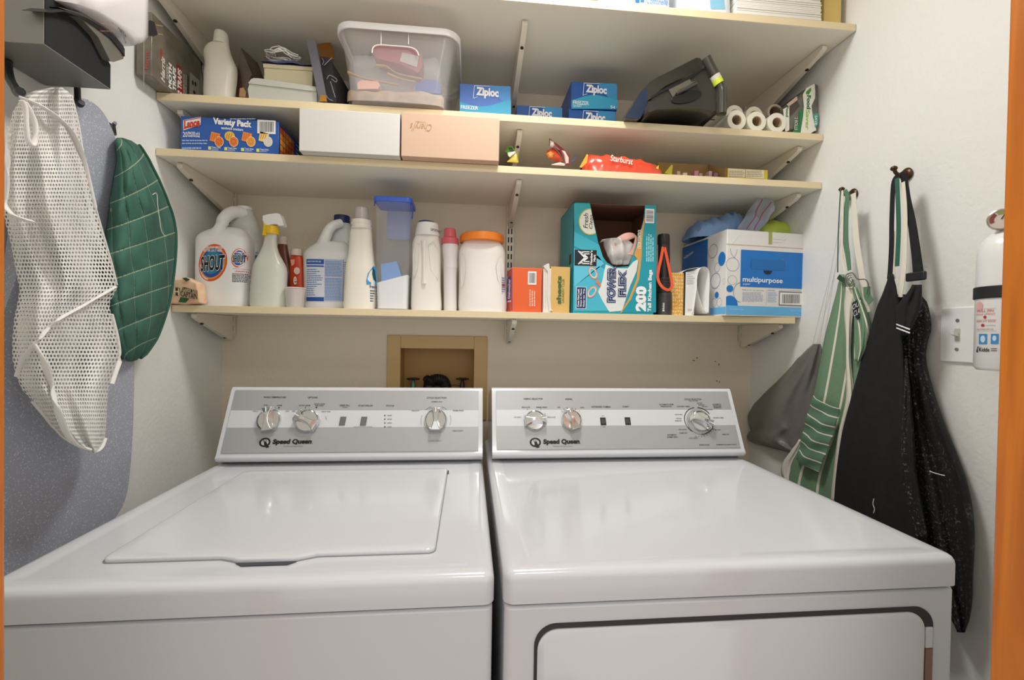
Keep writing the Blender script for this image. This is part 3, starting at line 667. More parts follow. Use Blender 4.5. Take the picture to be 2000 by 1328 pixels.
b = MB(); q0, q1, qz = xz(744, 794, 395, -.235); b.box(q0, q1, d1-.006, d1-.005, at(768, 455, -.225).z, z1-.006, mat('9aa3c4', .5)); b.build('rear_label', t)
# --- white bottle with centre grip
t = bottle('white_grip_bottle', 'white plastic bottle with a pinched grip and dark blue topped measuring cap', -.19, [(606, 804, 862), (600, 803, 863), (560, 804, 861), (520, 805, 861), (490, 805, 861), (475, 806, 860), (466, 809, 858), (461, 812, 857)], mat('ece7df', .38),
    [(462, 810, 859), (457, 811, 858.5), (445, 813, 857), (438, 815, 856), (437, 816, 855)], mat('eeebe6', .4), 833, dr=.68, e=2.8)
b = MB(); turned(b, [(439, 815, 851), (433.5, 818, 848), (432, 822, 843)], -.19, mat('22407a', .35)); b.build('cap_insert', t)
D = yface(-.19-.0355, onto(at(835, 450, -.19).x, -.19, .0355, .0355)); D.text('CAP DO NOT', 841, 445.5, 861, 450.5, '4a4a50', 3, bold=.02); D.build('cap_print', t)
b = MB()
for pts_ in ([(812, 475), (822, 480), (820, 500), (818, 530), (811, 548), (808, 540), (808, 500)], [(848, 475), (838, 482), (840, 505), (843, 530), (856, 550), (859, 540), (859, 495)]):
    P = [at(x, y, -.19) for x, y in pts_]; cc = sum(P, Vector())/len(P); f = onto(at(833, 520, -.19).x, -.19, at(863, 520, -.19).x-at(833, 520, -.19).x, .0295, 2.8)
    b.loft([[f(p, -.0006) for p in P], [f(cc+(p-cc)*.97, .0002) for p in P], [f(cc+(p-cc)*.75, -.0035) for p in P], [f(cc+(p-cc)*.3, -.005) for p in P]], mat('e2dcd3', .4), cap0=False)
b.build('grip_hollow', t, ang=60)
b = MB(); f = onto(at(833, 520, -.19).x, -.19, .043, .0295, 2.8)
P = [at(829, y, -.19) for y in (474, 490, 510, 530, 545, 556)]; P = [f(p, .001) for p in spl(P, 4)]; n_ = len(P); b.tube(P, [.010-.0045*math.sin(PI*i/(n_-1)) for i in range(n_)], mat('ece7df', .38), 12, flat=.5); b.build('grip_ridge', t, ang=60)
# --- slim bottle with pink cap
t = bottle('scent_booster_bottle', 'slim white bottle with a coral pink cap', -.19, [(606, 867, 892), (600, 866.5, 892.5), (570, 866.5, 892), (540, 866, 892), (524, 865.5, 893), (522, 865, 894), (520, 866, 893), (518, 865, 894), (516, 866, 893), (513, 865, 894), (510, 866, 893), (500, 864.5, 894), (490, 863.5, 895), (478, 864, 895)], mat('e9e3e0', .38),
    [(478, 862, 896), (467, 862, 896), (464, 866, 892.5), (463, 866.5, 891.5), (449, 867.5, 890), (447, 869, 889)], mat('d2606a', .4), 879, dr=1, e=2, fine=0, cbev=0)
# --- canister with orange lid
CW = mat('eee9e2', .36); cx_ = at(942, 530, -.185).x; Rr = at(989, 530, -.185).x-at(895, 530, -.185).x; Rr /= 2
t = bottle('powder_canister', 'white canister with side grips and an orange screw lid', -.185, [(606, 896, 989), (600, 895, 990), (560, 896, 988), (520, 896, 987), (495, 896, 987), (485, 899, 984), (478, 903, 980), (474, 905, 978)], CW,
    [(475, 898, 984), (465, 898, 984.5), (461, 899, 984), (459, 903, 980)], mat('ef8322', .35), 942, dr=.72, e=2.5)
b = MB(); f = onto(cx_, -.185, Rr, Rr*.72, 2.5)
for pts_ in ([(902, 497), (908, 505), (911, 525), (908, 550), (902, 568), (900, 540)], [(981, 497), (972, 505), (966, 525), (970, 550), (980, 572), (983, 540)]):
    P = [at(x, y, -.185) for x, y in pts_]; cc = sum(P, Vector())/len(P)
    b.loft([[f(p, -.0006) for p in P], [f(cc+(p-cc)*.95, .0002) for p in P], [f(cc+(p-cc)*.7, -.005) for p in P], [f(cc+(p-cc)*.25, -.006) for p in P]], mat('e4dcd4', .4), cap0=False)
b.build('grip_hollow', t, ang=60)
D = yface(-.185-Rr*.6, f); D.lines(980, 540, 988, 585, 10, '8a80a0', 2, .5); D.rect(981, 554, 987, 558, 'b04848', 3); D.build('label', t)
# --- boxes
def carton(name, label, px0, px1, ptop, Y, depth, mt, zb, group=None, bev=.0012, cat='box', part='carton', tilt=0):
    x0, x1, z1 = xz(px0, px1, ptop, Y); t = thing(name, label, cat, ((x0+x1)/2, Y+depth/2, zb), group)
    b = MB(); b.box(x0, x1, Y, Y+depth, zb, z1, mt); b.build(part, t, bevel=bev); return t, yface(Y)
t, D = carton('detergent_box', 'orange detergent box with a purple printed side and barcode', 999, 1059, 523, -.235, .12, mat('e8622a', .5), Z4)
D.barcode(1031, 530, 1047.5, 556, n=14); D.lines(1033, 562, 1046, 598, 3, 'f3c9b2', 2, .5, vert=True, rag=.3)
D.poly([(999, 524), (999, 606), (993, 605), (991, 530)][:0] or [(999, 524), (1000.5, 524), (1000.5, 606), (999, 606)], '4a3a86', 2); D.build('print', t)
b = MB(); x0 = at(999, 560, -.235).x; x9 = at(991, 560, -.2).x; zt = at(999, 523, -.235).z
b.slab([(x0, -.2345, Z4+.001), (x9, -.20, Z4+.001), (x9, -.20, zt-.006), (x0, -.2345, zt-.001)], (.003, .012, 0), mat('b9452e', .5)); b.build('side_flap', t)
D = Dec((x0, -.2345, Z4), (x0-x9, -.0345, 0), (0, 0, 1)); D.U = Vector((x0-x9, -.0345, 0)).normalized(); D.N = D.U.cross(D.V)
D.rect(991.6, 541, 998.4, 585, '45337e', 1); D.text('Dishwasher', 992.5, 545, 997, 583, 'eee4f2', 2, rot=90, bold=.03); D.rect(991.6, 587, 998.4, 590, 'd8d0e4', 1); D.build('side_print', t)
t, D = carton('folded_paper_bag', 'folded white paper packet between the orange and yellow boxes', 1061, 1077, 524, -.228, .1, mat('e9e4da', .8), Z4, cat='packet', bev=.002, part='packet')
D.lines(1059, 528, 1068, 604, 2, 'b8b2aa', 1, .12, vert=True, rag=.02)
b = MB(); b.slab([at(x, y, -.232) for x, y in ((1071, 514), (1073, 516), (1075, 540), (1074, 570), (1077, 604), (1080, 607), (1072, 607), (1069, 580), (1070, 530), (1062, 521), (1063, 518))], (0, .06, 0), mat('e2ddd3', .8, bump=.6, bscale=60)); b.build('crumpled_edge', t); D.build('crease_lines', t)
t, D = carton('laundry_sheets_box', 'yellow ochre laundry sheets box with green vertical lettering', 1076, 1114, 521, -.225, .13, mat('ddb469', .5), Z4)
D.text('sheets', 1087, 539, 1096.5, 594, '3d6a34', 3, rot=90, bold=.04); D.text('LAUNDRY CLUB', 1097.5, 545, 1102, 591, '5a7a3c', 3, rot=90, bold=.01); D.build('print', t)
# --- teal kitchen bag box with torn-open front
t = thing('kitchen_bags_box', 'tall teal box of tall kitchen bags with its front torn open', 'box', base(1195, -.18, Z4))
YB = -.236; x0, x1, z1 = xz(1121, 1281, 398, YB); zt = z1; DB = .19; TEAL = mat('1f9fae', .45); CARD = mat('7a5138', .85)
def fz(py): return at(1200, py, YB).z
def fx(px): return at(px, 500, YB).x
open_ = [(1152, 396), (1157, 420), (1168, 472), (1175, 498), (1185, 512), (1200, 522), (1228, 520), (1236, 500), (1245, 470), (1257, 430), (1260, 398)]
op = [Vector((at(x, y, YB).x, YB, min(at(x, y, YB).z, zt))) for x, y in open_]
b = MB()   # front sheet around the opening
L_ = [Vector((x0, YB, zt))]+[op[0]]+op[1:6]+[Vector((op[5].x, YB, Z4)), Vector((x0, YB, Z4))]
R_ = [op[5]]+op[6:11]+[Vector((x1, YB, zt)), Vector((x1, YB, Z4)), Vector((op[5].x, YB, Z4))]
b.slab(L_, (0, .0015, 0), TEAL); b.slab(R_, (0, .0015, 0), TEAL)
b.build('front_panel', t, smooth=False)
ih = .0015
b = MB(); b.slab([(x0, YB, Z4), (x0, YB+DB, Z4), (x0, YB+DB, zt), (x0, YB, zt)], (ih, 0, 0), TEAL); b.build('side_panel', t, smooth=False); b = MB(); b.slab([(x1-ih, YB, Z4), (x1-ih, YB+DB, Z4), (x1-ih, YB+DB, zt), (x1-ih, YB, zt)], (ih, 0, 0), TEAL)
b.build('side_panel', t, smooth=False)
b = MB(); b.box(x0+ih, x1-ih, YB+DB-ih, YB+DB, Z4, zt, CARD); b.box(x0+ih, x1-ih, YB+.002, YB+DB, Z4, Z4+ih, CARD); b.box(x0+ih, x0+2*ih, YB+.003, YB+DB-ih, Z4, zt-ih, CARD); b.box(x1-2*ih, x1-ih, YB+.003, YB+DB-ih, Z4, zt-ih, CARD); b.build('inner_card', t)
b = MB(); b.box(x0, x1, YB+.03, YB+DB, zt-ih, zt, CARD); b.slab([(x0, YB, zt), (op[0].x, YB, zt), (op[0].x+.006, YB+.03, zt+.001), (x0, YB+.03, zt)], (0, 0, -ih), TEAL)
b.slab([op[0]+Vector((0, .002, 0)), op[0]+Vector((.03, .02, .004)), op[10]+Vector((-.03, .02, .004)), op[10]+Vector((0, .002, 0)), (x1-.01, YB+.03, zt), (x0+.06, YB+.03, zt)], (0, 0, -ih), CARD); b.build('top_panel', t)
D = yface(YB-.0002)
D.poly([(1121, 452), (1121, 480), (1180, 512), (1177, 500), (1170, 478)], '3fb3c6', 1); D.poly([(1121, 560), (1170, 520), (1190, 530), (1178, 560), (1195, 607), (1121, 607)], '4ab9d0', 1); D.poly([(1121, 398), (1150, 398), (1155, 412), (1121, 440)], '2aa6b4', 1)
D.poly([(1121, 485), (1168, 500), (1180, 515), (1121, 560)], '62c3dc', 1)
# bag picture
D.poly([(1183, 516), (1200, 524), (1226, 524), (1236, 512), (1247, 505), (1243, 530), (1230, 560), (1215, 607), (1190, 609), (1178, 590), (1168, 570), (1176, 550), (1180, 530)], 'e3e6e2', 2)
D.poly([(1237, 500), (1253, 455), (1262, 410), (1281, 400), (1281, 610), (1214, 610), (1232, 580), (1248, 540), (1252, 500)], '1a9bac', 3)
D.poly([(1238, 498), (1250, 460), (1258, 425), (1259.5, 426), (1254, 470), (1253, 500), (1248, 545), (1232, 585), (1213, 611), (1211, 611), (1228, 583), (1243, 545), (1247, 510)], 'd9a24e', 4)
D.text('ODOR CONTROL', 1245, 448, 1252, 486, 'f3ead8', 5, rot=90, bold=.02)
ed = lambda y: interp([(396, 1151.5), (420, 1156), (472, 1167)], y)[0]
for rx_, ry_, c_, l_ in ((23, 26, 'b9c85a', 2), (21, 24, 'f0efe2', 3)): D.poly([(min(ed(433+ry_*math.sin(a)), 1153+rx_*math.cos(a)), 433+ry_*math.sin(a)) for a in [2*PI*i/60 for i in range(60)]], c_, l_); D.text('Fresh', 1139.5, 417, 1148.5, 446, 'c2553c', 5, rot=90, bold=.0, shear=.2); D.text('Clean', 1150.5, 420, 1157, 447, 'c2553c', 5, rot=90, shear=.2)
D.rect(1122, 488, 1165, 519, '17191c', 4)
def ln(x0, y0, x1, y1, w_, c, lay):
    dx, dy = x1-x0, y1-y0; l = math.hypot(dx, dy); nx, ny = -dy/l*w_/2, dx/l*w_/2
    D.poly([(x0+nx, y0+ny), (x1+nx, y1+ny), (x1-nx, y1-ny), (x0-nx, y0-ny)], c, lay)
for o in (0, 3.2, 6.4):    # the club emblem: three nested chevrons, lying on its side
    ln(1129+o*.9, 490+o*.3, 1141.5+o, 503.5, 2, 'f4f4f4', 6); ln(1141.5+o, 503.5, 1129+o*.9, 516-o*.3, 2, 'f4f4f4', 6)
for y in (492, 496, 511, 515): ln(1137, y, 1151, y, 1.8, 'f4f4f4', 6)
D.text("Member's", 1152, 489.5, 1157, 517, 'f4f4f4', 6, rot=90, bold=.03); D.text('Mark', 1158.5, 497, 1163, 511, 'f4f4f4', 6, rot=90, bold=.03)
D.rect(1125, 560, 1145, 603, 'e9eef2', 4); D.rect(1126, 561, 1144, 602, '1d2c5a', 5)
for x, s in ((1127.5, 'Does Not Leak'), (1133, 'Stays in Place'), (1138.5, 'Easy to Tie')): D.text(s, x, 564, x+3.6, 599, 'f2f4f8', 6, rot=90, bold=.03)
for i, (px, py) in enumerate(((1158, 533), (1156, 570))):
    D.ell(px-8, py-13, px+8, py+13, 'e59a7c', 5, ring=.2, rot=.5 if i == 0 else -.6)
    D.ell(px-6, py-11, px+6, py+11, 'f2e6de', 4, ring=.2, rot=.5 if i == 0 else -.6)
D.poly([(1166, 545), (1174, 556), (1172, 561), (1163, 552)], 'd98262', 6)
D.text('POWER', 1185, 519, 1203, 591, '22356e', 6, rot=90, bold=.09); D.text('POWER', 1187, 521, 1201.5, 589, 'e8ecee', 7, rot=90, bold=.02); D.text('POWER', 1188, 522, 1201, 588, '1d2c5a', 8, rot=90, bold=.0)
D.text('FLEX', 1207, 527, 1223, 580, '22356e', 6, rot=90, bold=.09); D.text('FLEX', 1208.5, 529, 1221.5, 578, 'e8ecee', 7, rot=90, bold=.02); D.text('FLEX', 1209.5, 530, 1221, 577, '1d2c5a', 8, rot=90, bold=.0)
D.text('200', 1241, 559, 1262, 608, 'f4f6f6', 6, rot=90, bold=.07); D.text('Tall Kitchen Bags', 1265, 527, 1274, 609, 'f4f6f6', 6, rot=90, bold=.04)
D.barcode(1260, 408, 1277.5, 436, 4, n=12, vert=True); D.lines(1261, 441, 1277, 511, 4, 'a9dfe4', 4, .5, vert=True, rag=.45)
D.build('print', t)
D = Dec((x0-.0002, YB, 0), (0, -1, 0), (0, 0, 1)); 
b = MB(); b.box(x0-.0006, x0, YB+.02, YB+.05, at(1121, 513, YB).z, at(1121, 493, YB).z, mat('17191c', .5)); b.build('side_emblem', t, smooth=False)
# the white bag and its pink tape welling out
BAGM = mat('efeae6', .6, bump=.5, bscale=40)
t = thing('bin_liner', 'white kitchen bag with pink draw tape welling out of the torn teal box', 'bag', (at(1210, 560, YB).x, YB+.03, at(1210, 520, YB).z))
rows = [(0, 1172, 1180, 474), (.2, 1180, 1225, 470), (.45, 1180, 1240, 478), (.7, 1186, 1240, 500), (1, 1196, 1232, 517)]
def bagf(u, v):
    l, r, y = interp(rows, v); x = l+(r-l)*u
    p = at(x, y-6*math.sin(PI*u)*(1-v), YB+.02-.03*math.sin(PI*u)*math.sin(PI*min(1, v+.15)))
    return p+Vector((0, .006*math.sin(u*17+v*3)-.004*math.sin(v*11), 0))
b = MB(); b.grid(bagf, 26, 20, BAGM); b.build('bag_film', t, solid=.0008)
b = MB(); P = spl([at(1182, 478, YB+.022), at(1200, 467, YB-.002), at(1222, 455, YB-.012), at(1240, 458, YB-.004), at(1236, 480, YB+.004), at(1226, 497, YB)], 6)
P2 = spl([at(1196, 488, YB+.012), at(1214, 474, YB-.008), at(1230, 468, YB-.014), at(1246, 464, YB+.01), at(1247, 482, YB+.004), at(1240, 500, YB+.004)], 6)
b.grid(lambda u, v: P[int(round(v*(len(P)-1)))].lerp(P2[int(round(v*(len(P)-1)))], u), 3, len(P)-1, mat('e8b4a4', .55)); b.build('draw_tape', t, solid=.0012)
# --- flashlight
t = thing('flashlight', 'black and grey flashlight standing on end with an orange wrist strap', 'flashlight', base(1297, -.22, Z4))
b = MB(); GM = mat('4c4846', .4, .3); turned(b, [(612, 1284, 1311), (606, 1284, 1311), (605, 1283.5, 1311.5), (572, 1285, 1311)], -.215, GM, zb=Z4)
b.build('head', t, ang=50)
b = MB(); rr = []
for i in range(9): y = 571-i*3.2; rr += [(y, 1285, 1310), (y-1.6, 1286.5, 1308.5)]
turned(b, rr, -.215, GM); b.build('ribbed_grip', t, ang=20)
b = MB(); turned(b, [(546, 1287, 1308), (540, 1286, 1308), (480, 1286, 1307), (479, 1286.5, 1307), (477, 1285, 1307), (462, 1285, 1307), (458.5, 1286, 1306)], -.215, mat('241e1c', .4)); b.build('barrel', t, ang=40)
b = MB(); P = spl([at(x, y, q) for x, y, q in ((1295, 482, -.236), (1291, 505, -.24), (1286, 528, -.242), (1285, 545, -.242), (1293, 560, -.245), (1305, 566, -.245), (1312, 560, -.243), (1311, 545, -.24), (1305, 515, -.238), (1298, 483, -.238))], 6)
rings = []
for i, p in enumerate(P):
    tt = (P[min(i+1, len(P)-1)]-P[max(0, i-1)]).normalized(); s_ = tt.cross(Vector((0, 1, 0))).normalized()
    rings.append([p+s_*.0042+Vector((0, -.0008, 0)), p-s_*.0042+Vector((0, -.0008, 0)), p-s_*.0042+Vector((0, .0008, 0)), p+s_*.0042+Vector((0, .0008, 0))])
b.loft(rings, mat('ea5a30', .6)); b.build('wrist_strap', t)
b = MB(); b.tube(spl([at(1292, 457, -.225), at(1295, 458, -.232), at(1297, 475, -.236), at(1297, 484, -.238)], 4), .0007, BLACKP, 6); b.build('strap_cord', t)
D = yface(-.236); D.text('Bolluk', 1293.5, 591, 1297.5, 604, 'e4e0dc', 3, rot=90, bold=.03); D.rect(1293.5, 605, 1297.5, 608, 'e4e0dc', 3); D.build('print', t)
# --- yellow patterned box
YEL, nt, bs = node_mat('floral_yellow', .6)
tc = nt.nodes.new('ShaderNodeTexCoord'); mp = nt.nodes.new('ShaderNodeMapping'); mp.inputs['Scale'].default_value = (150, 150, 95); vo = nt.nodes.new('ShaderNodeTexVoronoi'); vo.inputs['Scale'].default_value = 1; vo.inputs['Randomness'].default_value = .35
nt.links.new(tc.outputs['Object'], mp.inputs[0]); nt.links.new(mp.outputs[0], vo.inputs['Vector'])
c1 = mixc(nt, mth(nt, 'LESS_THAN', vo.outputs['Distance'], .42), 'e0a23c', 'efcf94'); nt.links.new(mixc(nt, mth(nt, 'LESS_THAN', vo.outputs['Distance'], .12), c1, '5a4024'), bs.inputs['Base Color'])
t, D = carton('patterned_box', 'small yellow box printed with a leaf pattern beside the flashlight', 1310, 1336, 533, -.225, .12, YEL, Z4)
# --- curled papers
t = thing('folded_papers', 'white printed papers folded into a loop beside the multipurpose paper box', 'papers', base(1362, -.22, Z4))
PAP = mat('ecebe8', .7)
outer = [(1341, 612), (1338, 580), (1336, 550), (1338, 535), (1350, 526), (1366, 521), (1378, 522), (1385, 535), (1385, 560), (1380, 590), (1377, 606)]
inner = [(1341, 612), (1356, 590), (1361, 560), (1362, 545), (1366, 530), (1373, 524), (1383, 528), (1385, 545), (1382, 575), (1378, 600), (1386, 612)]
for k, (nm_, pp) in enumerate((('outer_sheet', [(1352, 612), (1357, 590), (1361, 560), (1362, 540), (1367, 525), (1376, 521), (1384, 527), (1386, 545), (1385, 580), (1384, 611)]), ('inner_sheet', [(1362, 545), (1368, 575), (1376, 600), (1385, 612)]), ('back_sheet', [(1340, 612), (1338, 570), (1337, 535), (1350, 524), (1372, 520)]))):
    P = spl([at(x, y, -.232) for x, y in pp], 5); P = [Vector((p.x, p.y, max(p.z, Z4))) for p in P]; b = MB()
    b.grid(lambda u, v: P[int(round(v*(len(P)-1)))]+Vector((0, .13*u+.01*k, 0)), 1, len(P)-1, PAP); b.build(nm_, t, solid=.0006)
x0, x1, z1 = xz(1340, 1362, 529, -.229); b = MB(); b.slab([(x0, -.228, Z4), (x1-.008, -.228, Z4), (x1, -.228, at(1362, 545, -.229).z), (x1-.002, -.228, z1), (x0, -.228, z1-.004)], (0, .001, 0), PAP); fc = b.build('front_sheet', t)
D = yface(-.2282); D.lines(1341, 531, 1358, 556, 7, '8a8a92', 1, .25, rag=.5); D.lines(1343, 603, 1352, 608, 2, '8a8a92', 1, .3); D.build('print', t)
# --- multipurpose paper box, turned slightly
t = thing('paper_carton', 'white and blue multipurpose paper carton with blue circles and a hand hole', 'carton', base(1490, -.15, Z4))
P0 = at(1417, 613, -.268); P1 = at(1580, 615, -.24); PL = at(1333, 600, -.02)
P0.z = P1.z = PL.z = Z4; zt = at(1417, 451, -.268).z; zt2 = at(1580, 456, -.24).z; H = ((zt+zt2)/2)-Z4
b = MB(); wv = P1-P0; dv = PL-P0; WB = mat('e9e6e2', .55)
b.obox(P0, wv, dv, Vector((0, 0, H)), WB); b.build('carton_body', t, bevel=.0015)
D = Dec(P0, wv, (0, 0, 1)); BL = '1a76c8'; LB = '6db9ea'
def q(x, y): return (1250+x/3.69, 340+y/3.69)
def qr(x0, y0, x1, y1): return q(x0, y0)+q(x1, y1)
D.rect(*qr(620, 955, 1218, 1018), LB, 1); D.text('preferred', *qr(650, 968, 742, 984), 'b5dcf4', 3); D.text('8.5 x 11 white', *qr(1088, 978, 1172, 990), 'b5dcf4', 3)
D.rect(*qr(724, 558, 1216, 820), BL, 2); D.text('multipurpose', *qr(738, 745, 1026, 792), 'f4f6f8', 4, bold=.02); D.text('paper', *qr(740, 788, 794, 804), 'dfeaf4', 4)
D.rect(*qr(1188, 452, 1218, 522), BL, 2)
# lid flaps and their seam
D.rect(*qr(620, 520, 1218, 524), 'c9a98c', 2); D.poly([q(640, 518), q(716, 428), q(719, 430), q(644, 518)], 'f6f4f2', 3); D.poly([q(980, 518), q(1076, 430), q(1080, 432), q(984, 518)], 'f6f4f2', 3)
D.rect(*qr(938, 470, 1050, 472), 'bdb4ba', 3); D.rect(*qr(938, 490, 1020, 492), 'bdb4ba', 3)
# circles
for x0, y0, x1, y1, f in ((590, 875, 704, 1020, 1), (622, 800, 672, 850, 1), (620, 602, 714, 700, 0), (632, 730, 698, 798, 0), (672, 780, 780, 925, 0)):
    a = qr(x0, y0, x1, y1)
    if f: D.poly([(max((a[0]+a[2])/2+(a[2]-a[0])/2*math.cos(k_/20*PI), q(619, 0)[0]), min((a[1]+a[3])/2-(a[3]-a[1])/2*math.sin(k_/20*PI), q(0, 955)[1])) for k_ in range(40)], '1f7acb', 1)
    elif x0 == 672: D.ell(*a, '6a7890', 1, ring=.05, a0=PI/2+.1, a1=1.5*PI-.1)
    else: D.ell(*a, '6a7890', 1, ring=.05)
D.rect(*qr(620, 955, 1218, 1018), LB, 2)
D.ell(*qr(604, 470, 700, 610), '6a7890', 1, ring=.04, a0=-.9, a1=.0); D.ell(*qr(650, 470, 760, 610), '6a7890', 1, ring=.04, a0=PI, a1=PI+1.2)
D.text('Made to our own guarantee', *qr(736, 832, 892, 842), '5a5a66', 2); D.lines(*qr(736, 848, 892, 920), 7, '8c96b4', 2, .3, rag=.15); D.text('Cantidad', *qr(918, 832, 968, 842), '4a7ab4', 2); D.lines(*qr(918, 848, 990, 925), 7, '7aa4d0', 2, .3); D.rect(*qr(908, 835, 910, 940), 'c0bcc0', 2)
D.rect(*qr(1000, 848, 1172, 950), '7e7c7e', 2); D.barcode(*qr(1006, 856, 1166, 942), 3, n=22, fg='5c5656'); D.lines(*qr(1000, 838, 1170, 844), 1, '8c8a90', 2, .4)
# hand hole
D.rect(*qr(800, 618, 1044, 690), '1c6db8', 4); D.ell(*qr(792, 614, 864, 692), '1c6db8', 3); D.ell(*qr(980, 614, 1052, 692), '1c6db8', 3)
D.ell(*qr(792, 612, 866, 694), '5a8cb4', 3, ring=.08, a0=PI/2, a1=PI*1.5); D.ell(*qr(978, 612, 1054, 694), '5a8cb4', 3, ring=.08, a0=-PI/2, a1=PI/2)
D.ell(*qr(888, 668, 950, 724), '0e1d34', 5, a0=PI, a1=2*PI, n=16)
D.build('front_print', t)
uu = -dv; D = Dec(PL, uu, (0, 0, 1))
D.rect(*qr(308, 500, 488, 700), '1a66b8', 2); D.rect(*qr(505, 960, 618, 1010), LB, 1); D.text('multipurpose', *qr(318, 570, 384, 600), 'eef4f8', 3, bold=.01, skew=.2)
for x0, y0, x1, y1, f in ((566, 560, 617, 660, 1), (540, 848, 568, 895, 1), (495, 505, 560, 605, 0), (538, 640, 578, 706, 0), (510, 712, 580, 825, 0), (515, 895, 552, 958, 0), (555, 892, 590, 955, 0), (598, 752, 617, 795, 0)):
    a = qr(x0, y0, x1, y1)
    D.ell(*a, '1f7acb' if f else '6a7890', 2, ring=0 if f else .06)
D.build('side_print', t)
b = MB(); zt_ = Z4+H; o = P0+wv*.5; 
for k0, k1 in ((0, .48), (.53, 1.0)):
    s = P0+wv*k0; s.z = zt_-.0005; b.obox(s, wv*(k1-k0), dv*.35, (0, 0, .0016), WB)
b.build('top_flap', t, bevel=.0005)
b = MB(); s = P0+wv*.485; e_ = wv.normalized(); n_ = e_.cross(Vector((0, 0, 1)))
b.obox(Vector((s.x, s.y, zt_-.036))+n_*.0003, wv*.04, n_*.0006, (0, 0, .037), mat('a9ac52', .5)); b.build('green_tab', t)
# --- things heaped on the carton
zc = Z4+H+.0022
def lump(pts, Y0, dep, mt, nx=44, ny=26, amp=.004, fr=9, seed=0, zmin=None, top_=.55, z_=None):
    """soft heap: outline polyline of its upper edge in photo pixels, rounded back over its depth"""
    P = [at(x, y, Y0+dep*.4) for x, y in pts]; xs = [p.x for p in P]
    def f(u, v):
        x = xs[0]+(xs[-1]-xs[0])*u
        zt = interp([(p.x, p.z) for p in P], x)[0]; zb = zmin
        a = PI*v; k = math.sin(a)**.55 if 0 < v < 1 else 0
        e = (max(0, 4*u*(1-u)))**.35
        y = Y0+dep*.5-math.cos(a)*dep*.5*(.35+.65*e)
        n = amp*(math.sin(u*fr*2+seed+v*5)+.6*math.sin(u*fr*3.7-v*9+seed*2)+.5*math.sin(v*14+u*4+seed))
        return (x, y+n*.6*k, zb+max(0, (zt-zb)*k+n*k))
    b = MB(); b.grid(f, nx, ny, mt); return b
b = lump([(1345, 466), (1348, 454), (1358, 440), (1372, 432), (1400, 427), (1420, 418), (1428, 413), (1440, 418), (1450, 432), (1452, 448)], -.17, .13, mat('7d9cc8', .9, bump=.9, bscale=120), amp=.0065, seed=1, zmin=zc, fr=14, nx=70, ny=40)
tag(b.build('blue_cloth', sub=1), 'crumpled light blue cloth lying on top of the paper carton', 'cloth')
b = lump([(1470, 452), (1480, 440), (1498, 432), (1520, 430), (1540, 438), (1547, 452)], -.19, .12, mat('b9cf4a', .35, bump=.5, bscale=60, coat=.5), amp=.004, seed=4, zmin=zc)
tag(b.build('green_plastic_bag', sub=1), 'shiny lime green plastic bag on the right of the paper carton', 'bag')
t = thing('zip_bag', 'clear zip bag with a red seal standing askew on the paper carton', 'bag', (at(1475, 440, -.2).x, -.2, zc))
ZB = mat('b4bccb', .12, alpha=.38, coat=.4)
c = [(1446, 448), (1502, 371), (1515, 405), (1484, 450)]
cc = [(1440, 446, -.19), (1462, 404, -.2), (1500, 371, -.21), (1516, 392, -.23), (1514, 410, -.235), (1480, 453, -.215)]
def zb_(u, v):
    A = at(1440, 450, -.2).lerp(at(1484, 453, -.225), u); B = at(1478, 384, -.2).lerp(at(1516, 402, -.235), u)+Vector((0, 0, .012*math.sin(PI*u)))
    p = A.lerp(B, v); return p+Vector((0, .006*math.sin(u*8+v*5)+.004*math.sin(v*13), 0))
b = MB(); b.grid(zb_, 20, 24, ZB); b.build('bag_film', t, solid=.0006)
b = MB(); n_ = 30
for uu_ in (.38, .72): 
    b.tube([Vector(zb_(uu_, .06+.86*i/n_))+Vector((0, -.0012, 0)) for i in range(n_+1)], .0011, mat('a8384e', .4), 6)
b.build('zip_seal', t)
b = MB(); b.grid(lambda u, v: Vector(zb_(u, v*.45))+Vector((.004, .008, 0)), 8, 8, mat('7f93b8', .8)); b.build('blue_lining', t, solid=.001)
# ================================================================= third shelf from the top: boxes and snacks
Z3 = ZS[2]+.0006; Z2 = ZS[1]+.0006; Z1 = ZS[0]+.0006
t, D = carton('cracker_box', 'blue variety pack cracker box with a red-on-white name badge', 353, 545, 232, -.292, .2, mat('2a5caa', .45), Z3)
def q(x, y): return (250+x/4.15, y/4.15)
def qr(x0, y0, x1, y1): return q(x0, y0)+q(x1, y1)
D.poly([q(448, 975), q(592, 948), q(590, 1012), q(450, 1058)], 'f1ece6', 2); D.text('Lance', *qr(457, 968, 584, 1035), 'd0402c', 4, bold=.05, skew=.22); D.poly([q(452, 1044), q(588, 1000), q(588, 1006), q(452, 1050)], 'd0402c', 3); D.poly([q(452, 978), q(588, 953), q(588, 959), q(452, 984)], 'd0402c', 3)
D.text('Variety Pack', *qr(690, 968, 1004, 1036), 'f4f2ee', 3, bold=.06, skew=-.04); D.text('sandwich crackers', *qr(757, 1034, 934, 1056), 'e4e8f2', 3, bold=.03, skew=-.04)
D.text('20', *qr(446, 1070, 484, 1112), 'f0f0f2', 3, bold=.01); D.text('PACKS of 6', *qr(488, 1070, 584, 1094), 'f0f0f2', 3, bold=.03); D.text('SANDWICHES', *qr(488, 1097, 584, 1113), 'f0f0f2', 3, bold=.03)
D.lines(*qr(440, 1128, 648, 1176), 2, '9fb6dc', 3, .45, rag=.02); D.lines(*qr(440, 1190, 598, 1214), 1, '9fb6dc', 3, .6); D.lines(*qr(828, 955, 1040, 975), 1, 'b8c8e4', 3, .4)
D.barcode(*qr(1050, 975, 1198, 1085), 3, n=14)
